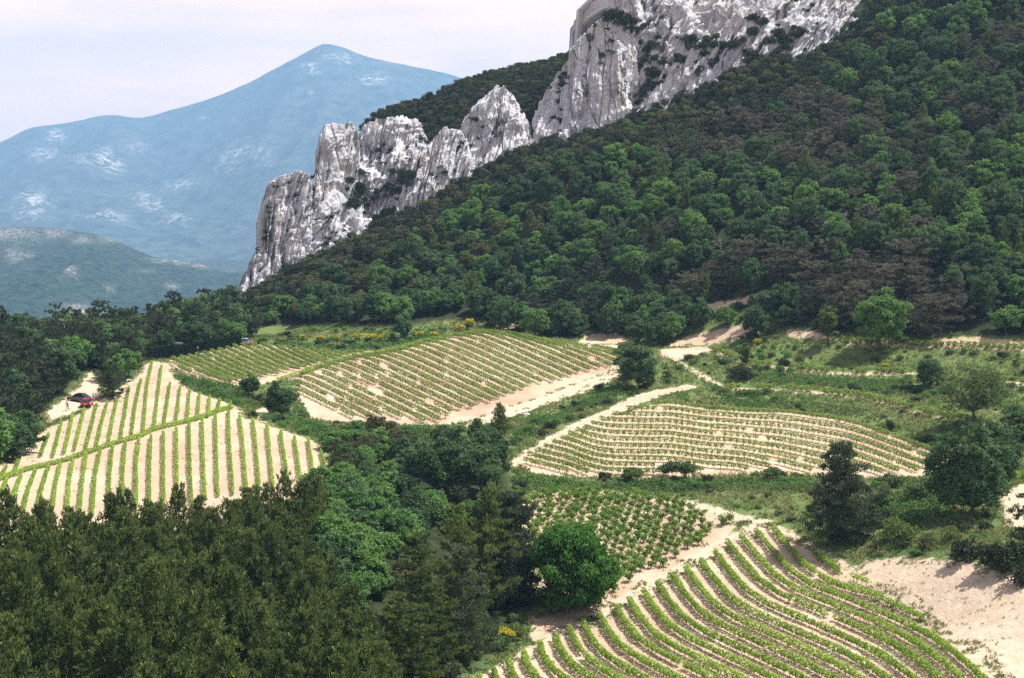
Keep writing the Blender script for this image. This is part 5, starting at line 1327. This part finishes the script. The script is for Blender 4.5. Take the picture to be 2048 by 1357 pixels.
# single rows along the terraces
for i, (r, lb) in enumerate((([(1458,779),(1500,778),(1560,780),(1640,786),(1720,795),(1770,806),(1830,822),(1900,838),(1975,850)], 'terrace vine row above the bank of the wave patterned vineyard'),
              ([(1425,702),(1465,716),(1500,730),(1560,735),(1620,742),(1700,748),(1760,746),(1830,747)], 'middle terrace vine row leading to the airy tree'),
              ([(1690,687),(1760,690),(1830,693),(1900,694),(1980,697),(2060,700)], 'highest terrace vine row below the dark wood'),
              ([(1990,762),(2020,766),(2060,770)], 'short terrace vine row at the right edge'),
              ([(1980,965),(2010,962),(2060,956)], 'vines behind the sandy path at the right edge'))):
    vine_row(ground_path(densify(r, 3)), lb, 'single terrace rows', (0.20, 1.15), 0.7, 130, 0.11, 0.22, 1.0, 1.2, L_VINE_OL if i != 4 else L_VINE, 0.5, 260 + i)

# bush vines, each its own plant
VINE = []
for i in range(5):
    q = np.random.default_rng(700 + i); sp = Soup(); st = []
    for k in range(6):
        a = 6.28 * k / 6 + q.uniform(-0.4, 0.4); e = np.array([math.cos(a) * 0.32, math.sin(a) * 0.32, 0.85])
        st.append(tube([(0, 0, 0.3), e * 0.6, e], [0.035, 0.02, 0.01], 3)); n = 26
        C = e * q.uniform(0.45, 1.15, n)[:, None] + q.normal(size=(n, 3)) * 0.15; C[:, 2] = np.maximum(C[:, 2] * 0.9 + 0.05, 0.2)
        V, F = cards(C, rdir(q, n), rdir(q, n) + np.array([0, 0, 0.7]), q.uniform(0.06, 0.11, n), q.uniform(0.07, 0.12, n))
        sp.add(V, F, np.clip(q.normal(0.4, 0.22, n), 0, 1), np.clip(q.normal(0.15, 0.25, n), 0, 1))
    st.append(tube([(0, 0, -0.1), (0.03, 0, 0.2), (0, 0, 0.4)], [0.06, 0.05, 0.05], 5))
    VINE.append((sp.mesh('foliage', L_BUSHVINE), tubes_mesh('trunk', st, M_VINEWOOD)))
B_POLY = [(1042,1012),(1066,994),(1110,986),(1200,982),(1300,994),(1398,1018),(1470,1044),(1440,1066),(1340,1134),(1280,1160),(1230,1200),(1150,1230),(1064,1240),(1062,1180),(1052,1080)]
WB = ground_poly(B_POLY); lo, hi = WB.min(0), WB.max(0); spots = []
c_, s_ = math.cos(0.55), math.sin(0.55)
for a in np.arange(-90, 90, 1.62):
    for b in np.arange(-90, 90, 1.62):
        spots.append((lo[0] / 2 + hi[0] / 2 + a * c_ - b * s_, lo[1] / 2 + hi[1] / 2 + a * s_ + b * c_))
spots = np.array(spots) + np.random.default_rng(5).normal(size=(len(spots), 2)) * 0.16
spots = spots[sdist(WB, spots) > 0.4]
spots = spots[np.random.default_rng(6).random(len(spots)) > 0.05]
print('BUSH VINES', len(spots))
spots = spots[np.argsort(spots[:, 1])][:300]
for x, y in spots:
    e = link('grapevine', None, label='bush vine %s of the small vineyard' % ('in the leafy far left corner' if y > 188 and x < 12 else 'in the far rows beside the grassy bank' if y > 183 else 'in the middle rows' if y > 172 else 'in the near rows along the dirt track'), category='grapevine', group='bush vines of the small vineyard')
    e.location = (x, y, float(hgt(x, y))); s = random.uniform(0.8, 1.18); e.scale = (s * 1.1, s * 1.1, s * 1.1); e.rotation_euler = (0, 0, random.uniform(0, 6.28)); e.empty_display_size = 0.3
    f, t = random.choice(VINE); link('foliage', f, e); link('trunk', t, e)

# ------------------------------------------------------------------ hedges, cars and people far off
def hedge(px, height, label):
    q = np.random.default_rng(len(label)); P = cast(densify(px, 2)); s = np.concatenate([[0], np.cumsum(np.linalg.norm(np.diff(P[:, :2], axis=0), axis=1))])
    n = int(s[-1] * height * 260); a = q.uniform(0, s[-1], n)
    X, Y = np.interp(a, s, P[:, 0]), np.interp(a, s, P[:, 1]); hz = height * (0.96 + 0.08 * vnoise(a / 1.2, a * 0, 3))
    off = q.uniform(-0.6, 0.6, n); zz = q.uniform(0.05, 1.0, n); face = q.random(n)
    off = np.where(face < 0.4, -0.6, np.where(face < 0.6, 0.6, off)); zz = np.where(face > 0.75, 1.0, zz)
    T = P[-1, :2] - P[0, :2]; T /= np.linalg.norm(T); Sd = np.array([-T[1], T[0]])
    if Sd[1] < 0: Sd = -Sd
    C = np.column_stack([X + Sd[0] * off, Y + Sd[1] * off, hgt(X, Y) + zz * hz]) + q.normal(size=(n, 3)) * 0.05
    org = C.mean(0); V, F = cards(C - org, rdir(q, n), rdir(q, n), q.uniform(0.07, 0.12, n), q.uniform(0.08, 0.15, n)); sp = Soup(); sp.add(V, F, np.clip(q.normal(0.4, 0.2, n), 0, 1), np.zeros(n))
    e = link('hedge', None, label=label, category='hedge'); e.location = org
    link('foliage', sp.mesh('foliage', L_HEDGE), e)
    st = []
    for b in np.arange(0.5, s[-1], 1.0):
        x, y = np.interp(b, s, P[:, 0]), np.interp(b, s, P[:, 1]); z = float(hgt(x, y)); st.append(tube([np.array([x, y, z - 0.2]) - org, np.array([x, y, z + height * 0.8]) - org], [0.12, 0.06], 4))
    link('stem', tubes_mesh('stem', st, M_BARK), e)
hedge([(296, 721), (330, 717), (366, 713), (398, 708)], 2.5, 'dark clipped hedge at the top corner of the striped vineyard, left of the pair')
hedge([(405, 705), (440, 699), (480, 691)], 2.3, 'dark clipped hedge above the far left vineyard rows, right of the pair')

M_TYRE = plain_material('tyre rubber', (0.02, 0.02, 0.02), 0.85)
M_RIM = plain_material('wheel rim', (0.45, 0.45, 0.46), 0.35, 0.8)
M_GLASS = plain_material('car glass', (0.015, 0.02, 0.025), 0.06)
M_LAMP = plain_material('lamp glass', (0.75, 0.75, 0.72), 0.1)
M_TAIL = plain_material('tail lamp', (0.5, 0.02, 0.02), 0.15)
M_PLATE = plain_material('number plate', (0.75, 0.72, 0.55), 0.5)
M_BLACK = plain_material('black trim', (0.02, 0.02, 0.022), 0.5)

def bm_mesh(name, bm, mat, smooth_=False):
    bmesh.ops.recalc_face_normals(bm, faces=bm.faces)
    me = bpy.data.meshes.new(name); bm.to_mesh(me); bm.free(); me.materials.append(mat)
    for p in me.polygons: p.use_smooth = smooth_
    return me

def loft(name, sections, mat, bev=0.0):
    """closed body from equal-length rings of points"""
    bm = bmesh.new(); rings = [[bm.verts.new(p) for p in r] for r in sections]; k = len(rings[0])
    for a, b in zip(rings[:-1], rings[1:]):
        for i in range(k): bm.faces.new((a[i], a[(i + 1) % k], b[(i + 1) % k], b[i]))
    bm.faces.new(rings[0]); bm.faces.new(list(reversed(rings[-1])))
    if bev: bmesh.ops.bevel(bm, geom=list(bm.edges), offset=bev, segments=2, affect='EDGES', profile=0.5)
    return bm_mesh(name, bm, mat)

def side_profile(name, prof, w0, w1, mat, bev=0.04):
    """side outline (y, z) given a width that narrows towards the top"""
    zs = [z for y, z in prof]; zl, zh = min(zs), max(zs)
    wd = lambda z: w0 + (w1 - w0) * ((z - zl) / (zh - zl)) ** 1.5
    L = [(-wd(z), y, z) for y, z in prof]; R = [(wd(z), y, z) for y, z in prof]
    return loft(name, [L, R], mat, bev)

def disc(name, r, w, mat, seg=16):
    bm = bmesh.new(); bmesh.ops.create_cone(bm, cap_ends=True, segments=seg, radius1=r, radius2=r, depth=w)
    bmesh.ops.rotate(bm, verts=bm.verts, cent=(0, 0, 0), matrix=Matrix.Rotation(math.pi / 2, 3, 'Y'))
    bmesh.ops.bevel(bm, geom=[e for e in bm.edges if e.calc_face_angle(0) > 1.0], offset=w * 0.12, segments=1, affect='EDGES')
    return bm_mesh(name, bm, mat)

def box(name, c, d, mat, bev=0.015):
    bm = bmesh.new(); bmesh.ops.create_cube(bm, size=1.0)
    for v in bm.verts: v.co = Vector((c[0] + v.co.x * d[0], c[1] + v.co.y * d[1], c[2] + v.co.z * d[2]))
    if bev: bmesh.ops.bevel(bm, geom=list(bm.edges), offset=bev, segments=1, affect='EDGES')
    return bm_mesh(name, bm, mat)

def make_car(name, label, u, v, yaw, colr, van=False):
    paint = plain_material(label[:24] + ' paint', colr, 0.22, 0.0, 0.7)
    p = cast([(u, v)])[0]; e = link(name, None, label=label, category='van' if van else 'car'); e.location = p + np.array([0, 0, 0.02]); e.rotation_euler = (0, 0, yaw)
    if van:
        body = [(-2.4, 0.35), (2.35, 0.35), (2.45, 0.75), (2.3, 1.15), (1.75, 1.3), (1.2, 2.1), (0.9, 2.2), (-2.3, 2.2), (-2.42, 1.4)]
        glass = [(1.72, 1.33), (1.22, 2.05), (0.4, 2.05), (0.4, 1.33)]; wy = (1.5, -1.5)
        link('body', side_profile('body', body, 0.92, 0.82, paint, 0.06), e); link('window', side_profile('window', glass, 0.925, 0.87, M_GLASS, 0.01), e)
    else:
        body = [(-2.0, 0.34), (1.95, 0.34), (2.05, 0.55), (1.98, 0.78), (1.05, 0.95), (-1.45, 0.98), (-2.02, 0.86), (-2.06, 0.55)]
        cabin = [(1.0, 0.94), (0.35, 1.40), (-1.0, 1.42), (-1.75, 0.97)]
        roof = [(0.40, 1.385), (0.30, 1.45), (-0.95, 1.47), (-1.08, 1.40)]; wy = (1.28, -1.28)
        link('body', side_profile('body', body, 0.80, 0.85, paint, 0.06), e)
        link('window', side_profile('window', cabin, 0.78, 0.60, M_GLASS, 0.02), e)
        link('roof', side_profile('roof', roof, 0.63, 0.58, paint, 0.02), e)
        for sx in (-1, 1): link('pillar', box('pillar', (sx * 0.70, -0.35, 1.18), (0.05, 0.09, 0.5), paint), e)
    for sx in (-1, 1):
        for y in wy:
            w = link('wheel', disc('wheel', 0.31, 0.2, M_TYRE), e); w.location = (sx * 0.78, y, 0.31)
            r = link('rim', disc('rim', 0.19, 0.03, M_RIM), w); r.location = (sx * 0.10, 0, 0)
        yf = 2.42 if van else 2.0
        link('headlight', box('headlight', (sx * 0.58, yf, 0.70), (0.34, 0.1, 0.16), M_LAMP), e)
        link('tail_light', box('tail_light', (sx * 0.66, -yf - 0.02, 0.76), (0.22, 0.08, 0.18), M_TAIL), e)
        link('mirror', box('mirror', (sx * 0.93, 0.75, 1.0), (0.18, 0.1, 0.13), M_BLACK), e)
    link('bumper', box('bumper', (0, -(2.42 if van else 2.06), 0.46), (1.5, 0.1, 0.16), M_BLACK), e)
    link('number_plate', box('number_plate', (0, -(2.48 if van else 2.09), 0.66), (0.5, 0.03, 0.11), M_PLATE, 0.004), e)
    return e
make_car('parked_car', 'small red car parked tail outwards beside the standing person', 174, 813, 0.15, (0.42, 0.015, 0.02))
make_car('parked_car', 'dark blue black car parked behind the red car under the trees', 158, 803, 1.25, (0.012, 0.014, 0.03))
make_car('parked_van', 'white van roof showing over the left clipped hedge', 347, 704, 1.4, (0.75, 0.75, 0.74), True)
make_car('parked_car', 'pale grey car half hidden at the right end of the right hedge', 486, 690, 1.2, (0.42, 0.45, 0.5))

def make_person(label, u, v, yaw, shirt, trousers, hair, pose='stand', hat=False, lift=0.0, off=(0, 0)):
    p = cast([(u, v)])[0]; p[0] += off[0]; p[1] += off[1]; p[2] = float(hgt(p[0], p[1])) + lift
    skin = plain_material('skin', (0.45, 0.29, 0.20), 0.6); sh = plain_material('shirt', shirt, 0.8); tr = plain_material('trousers', trousers, 0.85)
    if pose == 'ride':
        J = {'pelvis': (0, -0.15, 0.98), 'waist': (0, -0.02, 1.12), 'chest': (0, 0.2, 1.32), 'neck': (0, 0.33, 1.46), 'head': (0, 0.40, 1.62), 'headtop': (0, 0.42, 1.74)}
        for s, sx in (('l', -1), ('r', 1)):
            kn = (sx * 0.13, 0.28, 0.80 if s == 'l' else 0.98)
            J.update({s + 'hip': (sx * 0.10, -0.13, 0.95), s + 'knee': kn, s + 'ankle': (sx * 0.13, 0.06, 0.34 if s == 'l' else 0.56), s + 'toe': (sx * 0.13, 0.22, 0.28 if s == 'l' else 0.52), s + 'shoulder': (sx * 0.19, 0.24, 1.38), s + 'elbow': (sx * 0.25, 0.42, 1.17), s + 'wrist': (sx * 0.24, 0.58, 1.06), s + 'hand': (sx * 0.24, 0.64, 1.03)})
    else:
        J = {'pelvis': (0, 0, 0.93), 'waist': (0, 0, 1.10), 'chest': (0, 0.0, 1.32), 'neck': (0, 0.01, 1.50), 'head': (0, 0.02, 1.62), 'headtop': (0, 0.02, 1.74)}
        for s, sx in (('l', -1), ('r', 1)):
            J.update({s + 'hip': (sx * 0.10, 0, 0.90), s + 'knee': (sx * 0.11, 0.02, 0.50), s + 'ankle': (sx * 0.12, -0.01, 0.09), s + 'toe': (sx * 0.13, 0.15, 0.03), s + 'shoulder': (sx * 0.19, 0, 1.42), s + 'elbow': (sx * 0.26, -0.02, 1.14), s + 'wrist': (sx * 0.27, 0.08, 0.90), s + 'hand': (sx * 0.27, 0.11, 0.80)})
    names = list(J); E = [('pelvis', 'waist'), ('waist', 'chest'), ('chest', 'neck'), ('neck', 'head'), ('head', 'headtop')]
    for s in 'lr': E += [('pelvis', s + 'hip'), (s + 'hip', s + 'knee'), (s + 'knee', s + 'ankle'), (s + 'ankle', s + 'toe'), ('chest', s + 'shoulder'), (s + 'shoulder', s + 'elbow'), (s + 'elbow', s + 'wrist'), (s + 'wrist', s + 'hand')]
    rad = {'pelvis': .145, 'waist': .125, 'chest': .15, 'neck': .06, 'head': .10, 'headtop': .075, 'hip': .095, 'knee': .06, 'ankle': .042, 'toe': .038, 'shoulder': .068, 'elbow': .045, 'wrist': .032, 'hand': .036}
    me = bpy.data.meshes.new('body'); me.from_pydata([J[n] for n in names], [(names.index(a), names.index(b)) for a, b in E], [])
    tmp = bpy.data.objects.new('body', me); COL.objects.link(tmp)
    md = tmp.modifiers.new('skin', 'SKIN'); sv = me.skin_vertices[0].data if me.skin_vertices else None
    if sv is None:
        bm = bmesh.new(); bm.from_mesh(me); bm.verts.layers.skin.verify(); bm.to_mesh(me); bm.free(); sv = me.skin_vertices[0].data
    for i, n in enumerate(names):
        r = rad[n if n in rad else n[1:]]; sv[i].radius = (r, r * (0.72 if n in ('chest', 'waist', 'pelvis') else 1)); sv[i].use_root = (n == 'pelvis')
    sb = tmp.modifiers.new('sub', 'SUBSURF'); sb.levels = 1; sb.render_levels = 1
    dg = bpy.context.evaluated_depsgraph_get(); me2 = bpy.data.meshes.new_from_object(tmp.evaluated_get(dg)); bpy.data.objects.remove(tmp)
    me2.materials.clear()
    for m in (sh, tr, skin): me2.materials.append(m)
    wz = J['pelvis'][2] + 0.05; hd = J['neck']
    for pl in me2.polygons:
        c = pl.center; armv = min((c - Vector(J[s + 'hand'])).length for s in 'lr')
        pl.material_index = 2 if (c.z > hd[2] + 0.01 or armv < 0.12) else 1 if (c.z < wz and armv > 0.2) else 0
        pl.use_smooth = True
    e = link('person', None, label=label, category='person'); e.location = p; e.rotation_euler = (0, 0, yaw)
    me2.name = 'body'; link('body', me2, e)
    bm = bmesh.new(); bmesh.ops.create_icosphere(bm, subdivisions=2, radius=0.115)
    h = Vector(J['head']) + Vector((0, -0.02, 0.075))
    for vtx in bm.verts:
        vtx.co.z = max(vtx.co.z, -0.03); vtx.co = vtx.co * (1.12 if hat else 1.0) + h
    link('hat' if hat else 'hair', bm_mesh('hair', bm, plain_material('hat' if hat else 'hair', hair, 0.8), True), e)
    return e, p
make_person('person in pale clothes standing right of the red car', 187, 806, 2.6, (0.42, 0.34, 0.28), (0.34, 0.29, 0.25), (0.06, 0.04, 0.03))
make_person('person in dark clothes and a pale hat in the gap between hedges', 396, 711, 3.0, (0.02, 0.022, 0.03), (0.03, 0.03, 0.035), (0.72, 0.68, 0.60), hat=True)
make_person('person in an orange red top beside the pale grey car', 501, 694, 3.0, (0.62, 0.09, 0.03), (0.55, 0.08, 0.03), (0.05, 0.03, 0.02))
rider, rp = make_person('cyclist in a dark blue top riding over the pale car park', 136, 822, 3.0, (0.02, 0.035, 0.16), (0.03, 0.035, 0.08), (0.05, 0.05, 0.10), 'ride', True)

def bicycle(p, yaw, label):
    e = link('bicycle', None, label=label, category='bicycle'); e.location = p; e.rotation_euler = (0, 0, yaw)
    fm = plain_material('bicycle frame', (0.55, 0.55, 0.58), 0.35, 0.5)
    P_ = lambda y, z: np.array([0.0, y, z])
    bb, st, hd, rw, fw = P_(0.0, 0.30), P_(-0.17, 0.82), P_(0.42, 0.86), P_(-0.45, 0.34), P_(0.58, 0.34)
    T = [tube([bb, st], [.018, .018], 5), tube([bb, hd - P_(0, .08)], [.018, .018], 5), tube([st - P_(0, .06), hd], [.016, .016], 5), tube([rw, bb], [.011, .011], 4), tube([rw, st - P_(0, .06)], [.010, .010], 4), tube([hd + P_(-.03, .06), fw], [.015, .012], 5)]
    link('frame', tubes_mesh('frame', T, fm), e)
    link('handlebar', tubes_mesh('handlebar', [tube([np.array([-.26, .58, 1.0]), np.array([0, .42, .98]), np.array([.26, .58, 1.0])], [.014] * 3, 5)], M_BLACK), e)
    link('saddle', loft('saddle', [[(-.02, .0, .88), (.02, .0, .88), (.02, .0, .91), (-.02, .0, .91)], [(-.08, -.26, .88), (.08, -.26, .88), (.07, -.26, .93), (-.07, -.26, .93)]], M_BLACK, .008), e)
    for c in (rw, fw):
        ring = [c + np.array([0, math.cos(a) * .32, math.sin(a) * .32]) for a in np.linspace(0, 6.2832, 19)]
        w = link('wheel', tubes_mesh('wheel', [tube(ring, [.022] * 19, 5)], M_TYRE), e)
        sp_ = [tube([c, c + np.array([0, math.cos(a) * .31, math.sin(a) * .31])], [.005, .005], 3) for a in np.linspace(0, 6.28, 9)[:-1]]
        s = link('spokes', tubes_mesh('spokes', sp_, M_RIM), w); s['kind'] = 'stuff'
bicycle(rp, 3.0, 'bicycle under the cyclist in dark blue')

def stone(u, v, r, seed, label):
    p = cast([(u, v)])[0]; bm = bmesh.new(); bmesh.ops.create_icosphere(bm, subdivisions=3, radius=r)
    for vt in bm.verts:
        c = vt.co / r; k = 1 + 0.32 * float(fbm(np.array([c.x * 1.7 + seed]), np.array([c.y * 1.7 + c.z * 1.3]), 3, seed)[0]); vt.co *= k; vt.co.z *= 0.62
    me = bm_mesh('boulder', bm, M_ROCK); e = link('boulder', me, label=label, category='boulder'); e.location = p
stone(1052, 832, 0.75, 3, 'pale boulder lying on the green strip beside the mound vineyard')
stone(1088, 841, 0.45, 5, 'smaller pale stone right of the boulder on the green strip')
stone(404, 712, 0.95, 8, 'white stone block beside the person with the pale hat')
stone(258, 762, 0.5, 11, 'pale stone at the upper left margin of the striped vineyard')
